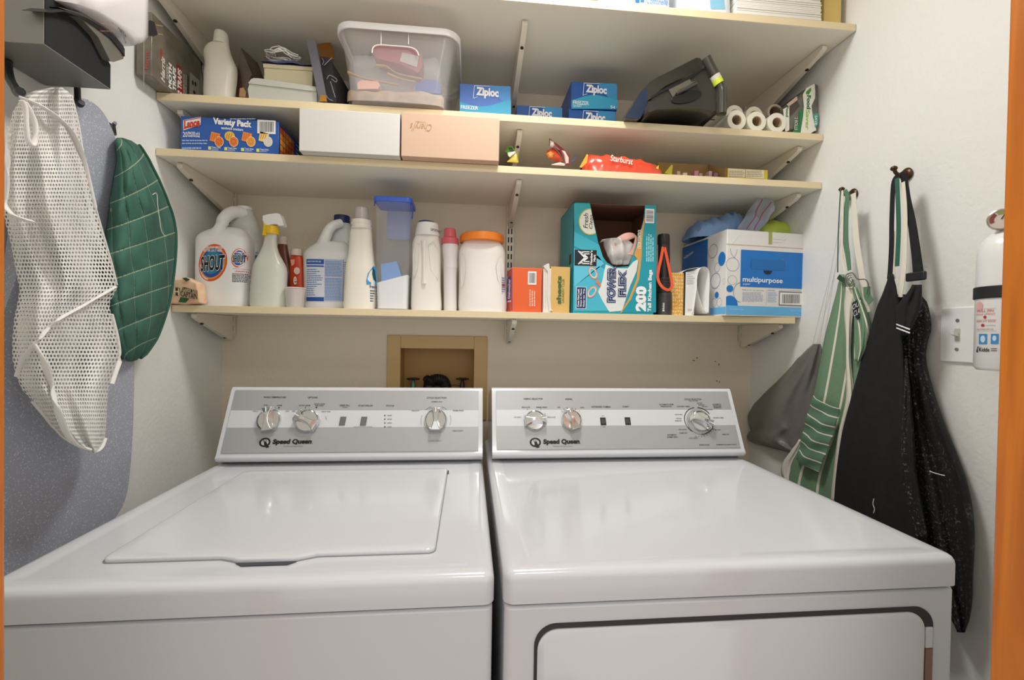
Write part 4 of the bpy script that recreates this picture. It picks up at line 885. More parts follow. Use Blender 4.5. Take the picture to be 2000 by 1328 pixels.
for i, (x, c1, c2) in enumerate(((712, 'ee8a3c', 'e8762c'), (830, 'e8c04a', 'e87a30'), (970, 'ee8a3c', 'eaa040'), (1108, 'ecd27a', 'd6d2c8'))):
    if i == 1: D.ell(*qr(x-46, 1066, x+38, 1145), c1, 3)
    else: D.poly([q(x-50, 1140), q(x-35, 1068), q(x+38, 1085), q(x+25, 1160)], c1, 3)
    D.ell(*qr(x-8, 1108, x+66, 1192), 'f0e2cc', 4, n=24); D.ell(*qr(x-4, 1112, x+62, 1188), c2, 5, n=24); D.ell(*qr(x+10, 1130, x+48, 1170), 'f4ddb4' if i == 3 else 'c8581c', 6, ring=.12, n=20)
    for k in range(3): D.poly([q(x-34+k*18, 1128), q(x-22+k*18, 1084), q(x-18+k*18, 1084), q(x-30+k*18, 1128)], 'c8702c', 6)
    xx = (652, 782, 918, 1042)[i]; D.rect(*qr(xx, 1188+i*6, xx+24, 1214+i*6), 'd8e27a', 3); D.text('Toast Chee', *qr(xx+28, 1188+i*6, xx+100, 1202+i*6), 'e4e8f2', 3, bold=.02); D.lines(*qr(xx+28, 1204+i*6, xx+90, 1222+i*4), 2, 'b8c8e4', 3, .5)
D.build('front_print', t)
x1 = D.bounds(352, 250, 545, 260)[1]+.0; D2 = Dec((x1, -.292, Z3), (0, 1, 0), (0, 0, 1)); hh = at(545, 238, -.292).z-Z3
cols = ['e0742c', 'ee9440', 'd85a30', 'f0a850', 'e88436']
D2.add2([(0.004, .002), (.10, .002), (.10, hh-.012), (.004, hh-.004)], [(0, 1, 2, 3)], '6a2a1c', 1)
for r in range(5):
    for c in range(5):
        a, e = .006+c*.019, .006+r*(hh-.014)/5; D2.add2([(a, e), (a+.0165, e), (a+.0165, e+(hh-.014)/5-.002), (a, e+(hh-.014)/5-.002)], [(0, 1, 2, 3)], cols[(r*3+c*2) % 5], 2)
D2.lines_ = None
for r in range(7): D2.add2([(.115, .012+r*.011), (.175, .012+r*.011), (.175, .016+r*.011), (.115, .016+r*.011)], [(0, 1, 2, 3)], 'c8d2e4', 2)
D2.build('side_print', t)
def obox_thing(name, label, px0, px1, ptop, pbot, Y, dep, mt, group=None, drop=0):
    x0, x1, z1 = xz(px0, px1, ptop, Y); z1 = min(z1, ZS[1]-TH-.001)
    t = thing(name, label, 'box', ((x0+x1)/2, Y+dep/2, Z3), group)
    b = MB(); b.box(x0, x1, Y, Y+dep, Z3, z1-.0005, mt); b.build('carton', t, bevel=.0015); return t, yface(Y)
obox_thing('gift_box', 'plain white box overhanging the edge of the third shelf', 584.5, 781, 216, 298, -.342, .3, mat('d8d5ce', .55), 'overhanging flat boxes')
t, D = obox_thing('gift_box', 'peach pink box with an upside-down script name, overhanging the third shelf', 784, 976, 224, 306, -.342, .3, mat('d2b196', .55), 'overhanging flat boxes')
D.text("Cheryl's", 801, 237, 843, 256, 'b98a58', 2, rot=180, shear=.35, bold=-.01); D.text('cookies', 812, 237, 832, 240, 'c79c70', 2, rot=180); D.build('print', t)
# snacks
def foil(name, label, cat, polys, px, Y):
    t = thing(name, label, cat, (at(px, 600, Y).x, Y, Z3)); b = MB()
    for pts, c, y0, th in polys:
        P = [at(x, y, Y+y0) for x, y in pts]; P = [Vector((p.x, p.y, max(p.z, Z3))) for p in P]; n = len(P); cc = sum(P, Vector())/n
        r0 = [p+Vector((0, random.uniform(-.003, .003), 0)) for p in P]; r1 = [cc+(p-cc)*.6+Vector((0, -th*random.uniform(.5, 1), 0)) for p in P]; r2 = [p+Vector((0, .004, 0)) for p in r0]
        mt = mat(c, .25, coat=.5); b.loft([r2, r0, r1, [cc+Vector((0, -th, 0))]*n], mt, True, False)
    b.build('wrapper', t, smooth=True, ang=25); return t
def q(x, y): return (850+x/4.92, 100+y/4.92)
foil('snack_bag', 'small yellow and green snack bag beside the peach box', 'snack bag', [([q(690, 1062), q(735, 1005), q(790, 960), q(800, 1068)], 'e4c62c', 0, .006), ([q(672, 965), q(690, 912), q(740, 915), q(775, 968), q(760, 985), q(700, 985)], '5d9a34', -.004, .006), ([q(695, 975), q(770, 962), q(775, 975), q(740, 1000), q(715, 1020), q(700, 1000)], 'e8e8d8', -.008, .003), ([q(705, 930), q(735, 925), q(760, 965), q(715, 960)], '1c3a18', -.008, .003)], 1000, -.26)
t = foil('candy_wrapper', 'twisted red and orange candy wrapper standing upright in mid shelf', 'wrapper', [([q(1065, 1000), q(1075, 955), q(1130, 925), q(1165, 960), q(1235, 1050), q(1200, 1062), q(1100, 1030)], 'c8401e', .004, .012), ([q(1070, 985), q(1110, 955), q(1150, 985), q(1130, 1015), q(1090, 1015)], 'e08a2c', -.010, .004), ([q(1095, 835), q(1150, 870), q(1240, 950), q(1290, 1010), q(1300, 1090), q(1255, 1095), q(1230, 1020), q(1180, 940), q(1135, 915), q(1095, 905)], '8a2a30', -.002, .006), ([q(1105, 855), q(1140, 868), q(1150, 900), q(1130, 918), q(1102, 905)], 'e6dcd4', -.010, .004), ([q(1215, 950), q(1250, 955), q(1285, 1020), q(1280, 1075), q(1255, 1075), q(1240, 1000)], 'e0c8c0', -.010, .003), ([q(1115, 1090), q(1200, 1068), q(1250, 1085), q(1245, 1098)], 'e8c8c0', -.006, .003)], 1090, -.27)
b = MB(); b.tube(spl([at(*q(1310, 1060), -.27), at(*q(1335, 1045), -.27), at(*q(1342, 1010), -.27), at(*q(1340, 990), -.27)], 4), .0008, mat('3a6ab4', .4), 6); b.build('blue_tie', t)
zc = Z3
b = lump([(1136, 325), (1143, 308), (1152, 303), (1175, 304), (1200, 306), (1240, 312), (1268, 319), (1290, 330)], -.302, .11, mat('d9482a', .22, coat=.6, bump=.3, bscale=50), amp=.0035, seed=3, zmin=Z3, nx=70, ny=30, fr=16)
t = thing('candy_bag', 'crinkled red-orange candy bag lying flat at the shelf front', 'bag', base(1210, -.27, Z3)); b.build('bag_film', t, sub=1)
b = MB(); b.slab([at(x, y, -.304) for x, y in ((1132, 326), (1146, 301), (1149, 302), (1146, 318), (1136, 327))], (0, .002, 0), mat('e2a63a', .3, coat=.5)); b.build('torn_end', t); b = MB(); b.slab([at(x, y, -.304) for x, y in ((1281, 328), (1287, 322), (1286, 330))], (0, .002, 0), mat('e2c63a', .3, coat=.5)); b.build('torn_end', t)
D = yface(-.304); D.text('Starburst', 1192, 306, 1236, 318, 'f2e4de', 2, skew=-.12, bold=.01, shear=.2); D.build('print', t)
t = thing('candy_carton', 'open yellow-edged carton of wrapped candies towards the right of the third shelf', 'carton', base(1360, -.25, Z3))
x0, x1, z1 = xz(1312, 1419, 321, -.262); KR = mat('a98a58', .8); YE = mat('cdbf3c', .5)
b = MB(); th = .0012
zf = at(1365, 336, -.262).z
b.box(x0, x1, -.262, -.262+th, Z3, Z3+.006, YE); b.slab([(x1-th, -.262, Z3), (x1-th, -.16, Z3), (x1-th, -.16, at(1400, 322, -.16).z), (x1-th, -.24, z1+.002), (x1-th, -.262, z1-.004)], (th, 0, 0), KR); b.slab([(x0, -.262, Z3), (x0, -.16, Z3), (x0, -.16, at(1330, 321, -.16).z), (x0, -.262, Z3+.008)], (th, 0, 0), YE); zbk = at(1365, 321, -.16).z; b.box(x0, x1, -.16, -.16+th, Z3, zbk, KR); b.box(x0, x1, -.262, -.16, Z3, Z3+th, KR)
b.build('open_carton', t)
b = MB(); b.slab([at(1298, 338, -.26), at(1311, 322, -.25), at(1314, 322, -.25), at(1312, 341, -.262)], (0, .0012, 0), YE); b.build('flap', t)
for i, (x, c) in enumerate(((1325, 'c8a48a'), (1336, 'd8c4b4'), (1348, '8a4040'), (1358, 'b07078'), (1368, 'a89098'), (1378, '9a5a60'), (1387, 'b8a0a4'), (1396, '7c4a48'))):
    p = at(x, 335, -.235); b = MB(); b.obox((p.x-.006, -.24, Z3+.0015), (.013, .004*(-1)**i, .001), (-.002, .016, 0), (0, 0, max(.008, at(x, 333+4*(i % 3), -.24).z-Z3-.002)), mat(c, .35, coat=.4)); tag(b.build('wrapped_candy', bevel=.002), 'small foil-wrapped candy lying in the open yellow carton', 'candy', 'wrapped candies in the carton')
t, D = carton('candy_box', 'yellow box with a nutrition table on its front, right end of the third shelf', 1421, 1500, 330, -.262, .09, mat('ccb93a', .5), Z3)
D.rect(1422, 331, 1492, 347, 'e2d6b8', 1); D.lines(1423, 333, 1453, 346, 4, '8a7a5c', 2, .35, rag=.1); D.lines(1458, 333, 1490, 346, 4, '8a7a5c', 2, .35, rag=.1); D.rect(1455, 332, 1456, 347, '6a5c44', 2); D.build('print', t)
# ================================================================= second shelf from the top
def q(x, y): return (250+x/4.15, y/4.15)
XM = .040
yn = atx(296, 120, XM).y; yf2 = atx(392, 160, XM).y
zt = atx(318, 78, XM).z; zb = Z2
t = thing('moth_trap_box', 'grey wood-print moth trap box standing against the left wall, red and white lettering', 'box', (.02, (yn+yf2)/2, Z2))
zt = Z2+.150; b = MB(); GW = mat('7d7566', .35, var=.35, vscale=30, coat=.4); b.box(.006, XM, yn, yf2, Z2, zt, GW); b.build('carton', t, bevel=.0015)
D = Dec((XM, 0, 0), (0, 1, 0), (0, 0, 1))
D.poly([q(392, 520), q(430, 545), q(448, 770), q(400, 762)], '9c2a2c', 1)
def qt(s, x0, x1, y0, y1, c, **k): a = q(x0, y0); e = q(x1, y1); D.text(s, a[0], a[1], e[0], e[1], c, 3, rot=90, **k)
qt('MOTH', 325, 352, 515, 715, 'eceae4', bold=.05); qt('TRAPS', 358, 386, 545, 735, 'eceae4', bold=.05); qt('2 TRAPS', 398, 432, 560, 765, 'f2eeea', bold=.04); qt('PANTRY', 308, 320, 520, 640, 'd8d4cc', bold=.02)
qt('DATED ZONE', 444, 456, 600, 765, 'd0ccc2', bold=.01); qt('FOR EGGS', 462, 472, 605, 765, 'd0ccc2', bold=.02); qt('NON-TOXIC', 478, 490, 610, 765, '2c2a26', bold=.04)
qt('Harris', 262, 296, 460, 660, 'd8d0c8', bold=.03, shear=.2); D.poly([q(262, 400), q(274, 395), q(280, 500), q(268, 505)], 'b03a38', 2)
D.poly([q(500, 585), q(580, 655), q(588, 768), q(496, 768)], 'b8b0a0', 1); D.ell(*(q(515, 650)+q(530, 690)), '2a2622', 2, n=12); D.ell(*(q(535, 662)+q(552, 700)), '2a2622', 2, n=12); D.ell(*(q(525, 735)+q(545, 762)), '2a2622', 2, n=12)
D.build('print', t)
D = Dec((0, yn, 0), (1, 0, 0), (0, 0, 1)); D.text('Harris', 284, 100, 291, 135, 'c8504c', 2, rot=90, bold=.02); D.rect(281, 66, 282, 168, 'd8d4cc', 1); D.build('end_print', t)
# bottles
def bottle2(name, label, Yc, rows, mt, px, zb_=Z2, **k):
    t = thing(name, label, 'bottle', (at(px, 150, Yc).x, Yc, zb_)); b = MB(); turned(b, rows, Yc, mt, zb=zb_, fine=22, n=40, **k); b.build('body', t, ang=60); return t
MILK = mat('d9d6c6', .3, alpha=.93)
t = bottle2('frosted_bottle', 'frosted white bottle without label beside the moth trap box', -.27, [(192, 401, 456), (186, 400, 457), (150, 401, 461), (130, 403, 461), (110, 400, 453), (98, 402, 449), (90, 408, 447), (86, 414, 446)], MILK, 428, dr=.65, e=2.6)
b = MB(); turned(b, [(88, 417, 446), (80, 418, 446), (70, 419, 445), (64, 420, 443), (62, 423, 440)], -.27, MILK, n=24); b.build('neck', t)
t = bottle2('clear_bottle', 'frosted bottle half hidden behind the taller frosted bottle', -.13, [(200, 402, 440), (160, 400, 440), (135, 396, 436), (125, 402, 430), (118, 408, 424)], MILK, 418, dr=.65, e=2.4)
# pouch
t = thing('dark_pouch', 'dark brown upright pouch between the frosted bottle and the clear tub', 'pouch', (at(482, 150, -.22).x, -.22, Z2))
b = MB(); P = [at(*q(x, y), -.25) for x, y in ((865, 785), (862, 640), (885, 560), (905, 480), (912, 375), (950, 470), (1005, 605), (985, 640), (965, 720), (975, 790))]; P = [Vector((p.x, p.y, max(p.z, Z2))) for p in P]
b.slab(P, (.012, .07, 0), mat('5a4a3c', .4, var=.5, vscale=30, coat=.3)); b.build('pouch', t, bevel=.003)
b = MB(); b.slab([at(*q(x, y), -.252) for x, y in ((885, 780), (880, 650), (900, 560), (912, 620), (925, 720), (915, 782))], (0, .002, 0), mat('3a2218', .5)); b.slab([at(*q(x, y), -.253) for x, y in ((900, 782), (905, 715), (935, 708), (955, 745), (950, 788))], (0, .002, 0), mat('c8966a', .6)); b.build('printed_front', t)
# clear tub, cream tub, blue packet with white cord
t = thing('clear_tub', 'low clear plastic tub with rounded lid under the cream box', 'tub', (at(550, 170, -.26).x, -.22, Z2))
x0, x1, z1 = xz(484, 619, 156, -.30); z1r = at(617, 169, -.30).z; TUB = mat('dcdccf', .2, alpha=.75)
b = MB(); pl = [(x0+.004, Z2), (x0, z1-.03), (x0+.006, z1-.008), (x0+.014, z1), (x0+.03, z1), (x1-.003, z1r), (x1, z1r-.008), (x1, Z2)]
zz = min(z1, z1r)
b.slab([(x, -.30, max(Z2, z)) for x, z in pl], (0, .15, 0), TUB); b.build('tub', t, bevel=.004, seg=3)
b = MB(); b.slab([(x0+.002, -.303, z1-.016), (x0+.01, -.303, z1-.004), (x0+.03, -.303, z1-.003), (x1-.001, -.303, z1r-.006), (x1, -.303, z1r-.014)], (0, .156, 0), mat('d4d4c8', .3, alpha=.8)); b.build('lid', t, bevel=.002)
x0, x1, zt_ = xz(514, 612, 124, -.24); zbx = max(z1, z1r)+.001
t = thing('cream_box', 'cream lidded box standing on the clear tub', 'box', ((x0+x1)/2, -.18, zbx)); CRM = mat('e6dcb8', .5)
ztop = at(560, 127, -.24).z; zt_ = ztop
b = MB(); b.box(x0+.002, x1-.002, -.24, -.14, zbx, ztop-.012, CRM); b.build('box_base', t, bevel=.002)
b = MB(); b.box(x0, x1, -.242, -.138, ztop-.012, ztop, CRM); b.build('lid', t, bevel=.002)
t = thing('blue_packet', 'flat blue and purple plastic packet on top of the cream box', 'packet', ((x0+x1)/2, -.19, ztop+.0006))
def fp(u, v):
    A = at(506, 119, -.245); B = at(610, 122, -.245); p = A.lerp(B, u); return (p.x, -.248+v*.13, ztop+.001+(.012*math.sin(PI*u)+.010)*math.sin(PI*min(1, max(0, v)))**.5+.002*math.sin(u*13+v*6))
b = MB(); b.grid(fp, 30, 12, mat('2f5a96', .3, var=.5, vscale=18, var2='6a5a8c', coat=.4)); b.build('film', t, solid=.0008)
t = thing('string_coil', 'loosely coiled white string lying on the blue packet', 'string', (at(555, 105, -.25).x, -.22, ztop+.012))
P = []
for i in range(90):
    a = i*.42; s_ = i/90; c = at(548, 111, -.25); P.append(Vector((c.x+(.036+.012*math.sin(i*.9))*math.cos(a)-.004, -.225+.025*math.sin(a), ztop+.027+.010*math.sin(a*.37+1)**2+.004*s_*(1 if math.cos(a) < .5 else -1)+.004*math.sin(i*1.7))))
b = MB(); b.tube(P, .0014, mat('eeeae2', .7), 7); b.build('string', t)
# open dark box with hangers
t = thing('open_dark_box', 'narrow open dark grey cardboard box, brown inside, left of the clear bin', 'box', (at(640, 180, -.26).x, -.23, Z2))
GRY = mat('6d6a72', .6); BRN = mat('8a5a20', .8)
b = MB(); P = [at(*q(x, y), -.31) for x, y in ((1445, 322), (1480, 315), (1520, 330), (1608, 790), (1550, 820))]; P = [Vector((p.x, p.y, max(p.z, Z2))) for p in P]; b.slab(P, (0, .006, 0), GRY); b.build('front_flap', t, bevel=.002)
b = MB(); P = [at(*q(x, y), -.20) for x, y in ((1535, 355), (1640, 345), (1668, 400), (1672, 480), (1560, 480))]; b.slab(P, (0, .002, 0), BRN); b.build('rear_flap', t)
b = MB(); P = [at(*q(x, y), -.29) for x, y in ((1555, 455), (1640, 470), (1660, 560), (1690, 830), (1610, 822))]; P = [Vector((p.x, p.y, max(p.z, Z2))) for p in P]; b.slab(P, (.008, .17, 0), mat('2e2a30', .6)); b.build('carton', t, bevel=.002)
b = MB(); P = [at(*q(x, y), -.312) for x, y in ((1560, 770), (1600, 770), (1612, 820), (1552, 822))]; P = [Vector((p.x, p.y, max(p.z, Z2))) for p in P]; b.slab(P, (0, .002, 0), mat('a8741c', .6)); b.build('torn_corner', t)
wire = mat('b4aeb4', .35, .3); b = MB()
for pts in (((1570, 470), (1585, 495), (1575, 525)), ((1590, 530), (1640, 480), (1655, 470)), ((1612, 640), (1635, 610), (1690, 640), (1685, 665), (1650, 640)), ((1640, 660), (1665, 740), (1680, 790)), ((1600, 760), (1625, 800), (1660, 815))):
    b.tube(spl([at(*q(x, y), -.296) for x, y in pts], 4), .0009, wire, 6)
b.build('wire_loops', t)
# clear storage bin
def q(x, y): return (600+x/4.15, y/4.15)
YR = -.364; x0, x1, zr = xz(650, 899, 60, YR); zr = at(770, 46, YR).z
zr = min(zr, ZS[0]-TH-.006)
t = thing('storage_bin', 'clear plastic storage bin with a thick white rim on the second shelf', 'storage bin', ((x0+x1)/2, -.19, Z2))
BIN = mat('e2dedb', .2, alpha=.28); yb2 = -.035; b = MB(); rings = []
fx0, fx1, _ = xz(682, 868, 205, -.335)
for k, z in ((0, Z2), (.04, Z2+.006), (.25, Z2+.06), (1, zr-.012)):
    rings.append([(p[0], p[1], z) for p in rrect(fx0-(fx0-x0-.010)*k, fx1+(x1-.010-fx1)*k, -.335-.02*k, yb2-.02+.015*k, .03)])
b.loft(rings, BIN, cap1=False); b.build('bin_wall', t, ang=50)
b = MB(); rings = []
for g, z in ((0.001, zr-.018), (0, zr-.017), (0, zr-.002), (.003, zr), (.010, zr), (.011, zr-.005), (.005, zr-.010), (.003, zr-.018)):
    rings.append([(p[0], p[1], z) for p in rrect(x0+g, x1-g, YR+g, yb2-g, .045, 9)])
rings.append(rings[0]); b.loft(rings, mat('f3f1ee', .35), False, False); b.build('rim', t, ang=50)
b = MB(); YG = -.353
def gp(x, y): return at(*q(x, y), YG)
P = spl([gp(525, 430), gp(535, 385), gp(580, 365), (gp(700, 372)), gp(820, 382), gp(880, 405), gp(905, 450)], 6); b.tube(P, .0016, mat('f4e8e2', .3), 8)
for x in (600, 822): b.tube([gp(x, 255), gp(x-2, 360)], .0012, mat('f2f0ea', .3), 6)
b.build('grip_ridge', t)
z0 = Z2+.008
def item(name, label, cat, pts, Y, th, c, bev=.004, **k):
    P = [at(*q(x, y), Y) for x, y in pts]; b = MB(); b.slab(P, (0, th, 0), mat(c, .5, **k)); return tag(b.build(name, bevel=bev, seg=3), label, cat)
o = item('pink_pack', 'pink rolled pack with a white label inside the clear bin', 'pack', ((525, 420), (545, 380), (600, 368), (880, 400), (935, 450), (930, 540), (900, 590), (760, 520), (560, 470)), -.29, .05, 'd4707e')
b = MB(); b.slab([at(*q(x, y), -.2925) for x, y in ((770, 425), (905, 455), (890, 545), (750, 495))], (0, .001, 0), mat('f0e8e4', .6)); b.build('white_label', o)
item('blue_pack', 'dark blue pack at the lower right inside the clear bin', 'pack', ((875, 690), (960, 640), (1060, 650), (1085, 700), (1080, 760), (880, 740)), -.31, .07, '37509a')
item('peach_pack', 'peach handled utensil at the lower left inside the clear bin', 'utensil', ((405, 670), (440, 650), (575, 660), (590, 690), (575, 720), (410, 722)), -.318, .03, 'eab49c', .006)
for lab, pp in (('wooden spoon lying highest across the middle of the clear bin', ((560, 535), (640, 540), (740, 600), (930, 640))), ('wooden spoon just below the highest one inside the clear bin', ((650, 600), (760, 640), (880, 665))), ('long wooden spoon across the left half of the clear bin', ((330, 590), (480, 640), (740, 690)))):
    P = spl([at(*q(x, y), -.312) for x, y in pp], 5); n = len(P); b = MB(); b.tube(P, [.006-.003*min(1, i/n*2.2) for i in range(n)], mat('c8a070', .6), 8, flat=.6); tag(b.build('wooden_spoon'), lab, 'spoon', 'wooden spoons in the bin')
b = lump([q(345, 440), q(430, 435), q(560, 470), q(900, 480), q(1040, 450), q(1080, 500), q(1090, 700)], -.235, .12, mat('d2d0d2', .3, coat=.4), amp=.004, seed=2, zmin=z0, nx=50)
tag(b.build('plastic_bag', sub=1), 'grey clear plastic bag filling the rear of the storage bin', 'bag')
b = lump([q(330, 735), q(500, 740), q(760, 750), q(900, 745), q(1090, 770), q(1110, 800)], -.325, .06, mat('b49c84', .7, var=.3, vscale=30), amp=.003, seed=5, zmin=z0)
tag(b.build('brown_paper_bag'), 'brown paper bag along the bottom front of the storage bin', 'bag')
# freezer bag boxes
def zbox(label, px0, px1, ptop, Y, zb_, h, logo, full=True, pale=False, dep=.14):
    x0, x1, z1 = xz(px0, px1, ptop, Y); z1 = zb_+h
    t = thing('freezer_bag_box', label, 'box', ((x0+x1)/2, Y+dep/2, zb_), 'blue freezer bag boxes')
    b = MB(); b.box(x0, x1, Y, Y+dep, zb_, z1, mat('1c56a6' if not pale else '4a78c6', .4)); b.build('carton', t, bevel=.0012)
    D = yface(Y); w_ = px1-px0
    D.poly([(px0+w_*.55, ptop+1), (px1-1, ptop+3), (px1-1, ptop+40), (px0+w_*.8, ptop+30)], '3a93cc' if not pale else '4a92d4', 1)
    hh = w_*.62
    pts = [(px0+w_*i/12, ptop+hh*.56+hh*.12*math.sin(-2.2*i/12*2+(3.4 if pale else .6))) for i in range(13)]
    yb = at_px_y(px0, px1, Y, zb_)
    if full and yb > ptop+hh*.56+3: D.poly([pts[0]]+pts[1:]+[(px1, yb), (px0, yb)][:2], '35a6cc', 2)
    lx0, lx1, ly0, ly1 = logo
    D.text('Ziploc', lx0, ly0, lx1, ly1, 'f2f4f8', 4, bold=.05, skew=-.03)
    D.poly([(lx0-4, ly0-4), (lx0-3, ly0-4), (lx0-5, ly1-1), (lx0-6, ly1-1)], 'e4ecf6', 4); D.poly([(lx0-4, ly0-5), (lx0+26, ly0-3.6), (lx0+26, ly0-2.6), (lx0-4, ly0-3.9)], 'e4ecf6', 4); D.poly([(lx0-6, ly1-1), (lx0+3, ly1-4), (lx0+3, ly1-3), (lx0-6, ly1)], 'e4ecf6', 4)
    return t, D
def at_px_y(px0, px1, Y, z):   # image row where height z at depth Y appears
    y = 200.0
    for _ in range(8): y += (at((px0+px1)/2, y, Y).z-z)/((CD+Y)/FPX)
    return y
t, D = zbox('blue freezer bag box right of the clear bin, worn on top', 898, 998, 166, -.262, Z2, at(948, 166, -.262).z-Z2, (930, 974, 172, 193), pale=True)
D.text('FREEZER', 900, 207, 934, 214, 'e8f4f8', 5, bold=.02); D.build('print', t)
t, D = zbox('low blue freezer bag box set back, between the two taller ones', 1009, 1099, 208, -.16, Z2, at(1050, 208, -.16).z-Z2, (1038, 1078, 213, 232), full=False); D.build('print', t)
hb = at(1158, 214, -.20).z-Z2-.0012
t, D = zbox('blue freezer bag box under the quart box on the second shelf', 1111, 1203, 215, -.20, Z2, hb, (1143, 1182, 221, 242), full=False, dep=.15); D.build('print', t)
t, D = zbox('blue quart freezer bag box lying on top of another blue box', 1116, 1206, 161, -.205, Z2+hb+.001, at(1160, 162, -.205).z-Z2-hb-.001, (1144, 1185, 167, 187), dep=.15)
D.text('FREEZER', 1119, 197.5, 1150, 205, 'e8f4f8', 5, bold=.02); D.text('QUART', 1119, 205.5, 1136, 210, 'e8f4f8', 5, bold=.01); D.text('54', 1192, 207, 1201, 213, 'e8f4f8', 5, bold=.02); D.build('print', t)
# vacuum sealer
def q(x, y): return (1200+x/6.99, 80+y/6.99)
t = thing('vacuum_sealer', 'glossy black vacuum sealer lying on its side at the right of the second shelf', 'vacuum sealer', (at(1330, 200, -.25).x, -.22, Z2))
GB = mat('37322b', .22, coat=.5); GB2 = mat('2e2a24', .3, coat=.3); NB = mat('1d2c44', .35)
def pl(pts, Y): return [Vector((p.x, p.y, max(p.z, Z2))) for p in (at(*q(x, y), Y) for x, y in pts)]
b = MB(); b.slab(pl(((460, 990), (470, 840), (560, 740), (730, 640), (1050, 470), (1230, 370), (1290, 400), (1390, 640), (1400, 1010), (1380, 960), (1200, 925), (900, 910), (570, 935)), -.368), (0, .29, 0), GB2, GB2); b.build('base_body', t, bevel=.004, seg=3)
b = MB(); b.slab(pl(((140, 1055), (390, 650), (480, 560), (560, 510), (1120, 228), (1165, 232), (1210, 285), (1215, 360), (1090, 430), (700, 610), (520, 740), (450, 830), (460, 880), (350, 1065)), -.333), (0, .125, 0), GB); b.build('lid', t, bevel=.006, seg=3)
b = MB(); b.slab(pl(((140, 1055), (375, 680), (440, 640), (455, 700), (445, 850), (350, 1065)), -.3345), (0, .002, 0), NB); b.build('blue_panel', t, bevel=.0006)
b = MB(); b.slab(pl(((470, 800), (600, 690), (1060, 455), (1235, 350), (1240, 372), (1060, 500), (760, 650), (600, 730), (500, 790)), -.371), (0, .012, 0), mat('0c0b0a', .4)); b.build('seam', t)
b = MB(); P = spl([at(*q(x, y), -.372) for x, y in ((1250, 235), (1320, 370), (1400, 520), (1455, 640), (1465, 760), (1462, 1000))], 6); b.tube(P, .0128, GB, 20); b.build('hose_housing', t)
b = MB(); c0, c1 = at(*q(1370, 475), -.372), at(*q(1428, 590), -.372); b.tube([c0, c0.lerp(c1, .45)], .0136, mat('c8c4b4', .3), 20); b.tube([c0.lerp(c1, .45), c1], .0137, mat('c9d83a', .4), 20); b.build('yellow_ring', t)
b = MB(); b.loft([[at(*q(985+math.cos(a)*205+40*math.sin(a), 760+math.sin(a)*70-math.cos(a)*60), -.3695-d_)+Vector((0, 0, 0)) for a in [2*PI*i/28 for i in range(28)]] for d_ in (0, .0012)], mat('12100e', .15, coat=.5)); b.build('latch_recess', t, bevel=.0005)
b = MB(); b.tube([at(*q(850, 720), -.372), at(*q(1000, 640), -.380), at(*q(1120, 580), -.372)], [.004, .0048, .004], GB, 12); b.build('latch_bar', t)
b = MB(); b.slab(pl(((735, 655), (1020, 500), (1050, 560), (1120, 545), (870, 680), (800, 770)), -.3705), (0, .002, 0), mat('5c564a', .3, coat=.4)); b.build('latch_plate', t, bevel=.0005)
b = MB()
for x, y in ((1320, 1120), (1395, 1085)): p = atz(*q(x, y), Z2+.0002); b.lathe([(.0035, -.001), (.0035, 0)], (p.x, -.335, at(*q(1390, 990), -.368).z), BLACKP, 12)
b.build('rubber_foot', t)
# vacuum bag rolls
ROLL = mat('e9e4d2', .5, alpha=1)
r = at(1457, 240, -.305).x-at(1421, 240, -.305).x; r = r/2*1.02
def roll(label, x, z, Y, rr, hole, L, mt=ROLL):
    t = thing('film_roll', label, 'roll', (x, Y+L/2, z-rr), 'rolls of vacuum bag film')
    b = MB(); b.lathe([(hole, 0), (rr*.96, 0), (rr, .0012), (rr, L-.001), (rr*.96, L), (hole, L), (hole, 0)], (x, Y, z), mt, 36, 'y', False, False); b.build('film', t)
    b = MB(); b.lathe([(hole*.9, .0015), (hole*.995, .001), (hole*.995, L-.001), (hole*.9, L-.001), (hole*.9, .0015)], (x, Y, z), mat('b49b7c', .8), 24, 'y', False, False); b.build('core', t); return t
for px, lab in ((1439, 'leftmost of the three front rolls of clear bag film'), (1478.5, 'middle one of the three front rolls of clear bag film'), (1518, 'rightmost of the three front rolls of clear bag film')):
    roll('cream roll, '+lab, at(px, 240, -.305).x, Z2+r, -.305, r, r*.52, .24)
xa = at(1458.5, 240, -.305).x; xb = at(1498.5, 240, -.305).x; gap = xb-xa; up = math.sqrt(max(0, (2*r)**2-(gap/2)**2))
roll('cream roll of vacuum bag film stacked in the left hollow of the front rolls', xa, Z2+r+up*.995, -.245, r*.97, r*.5, .18)
roll('cream roll of vacuum bag film stacked in the right hollow of the front rolls', xb, Z2+r+up*.995, -.245, r*.97, r*.5, .18)
c = at(1515, 203, -.20); roll('larger pale translucent roll leaning above the stacked rolls of film', c.x, Z2+2*r+.5*up+r*1.15, -.20, r*.93, r*.70, .14, mat('eadccb', .35, alpha=.9))
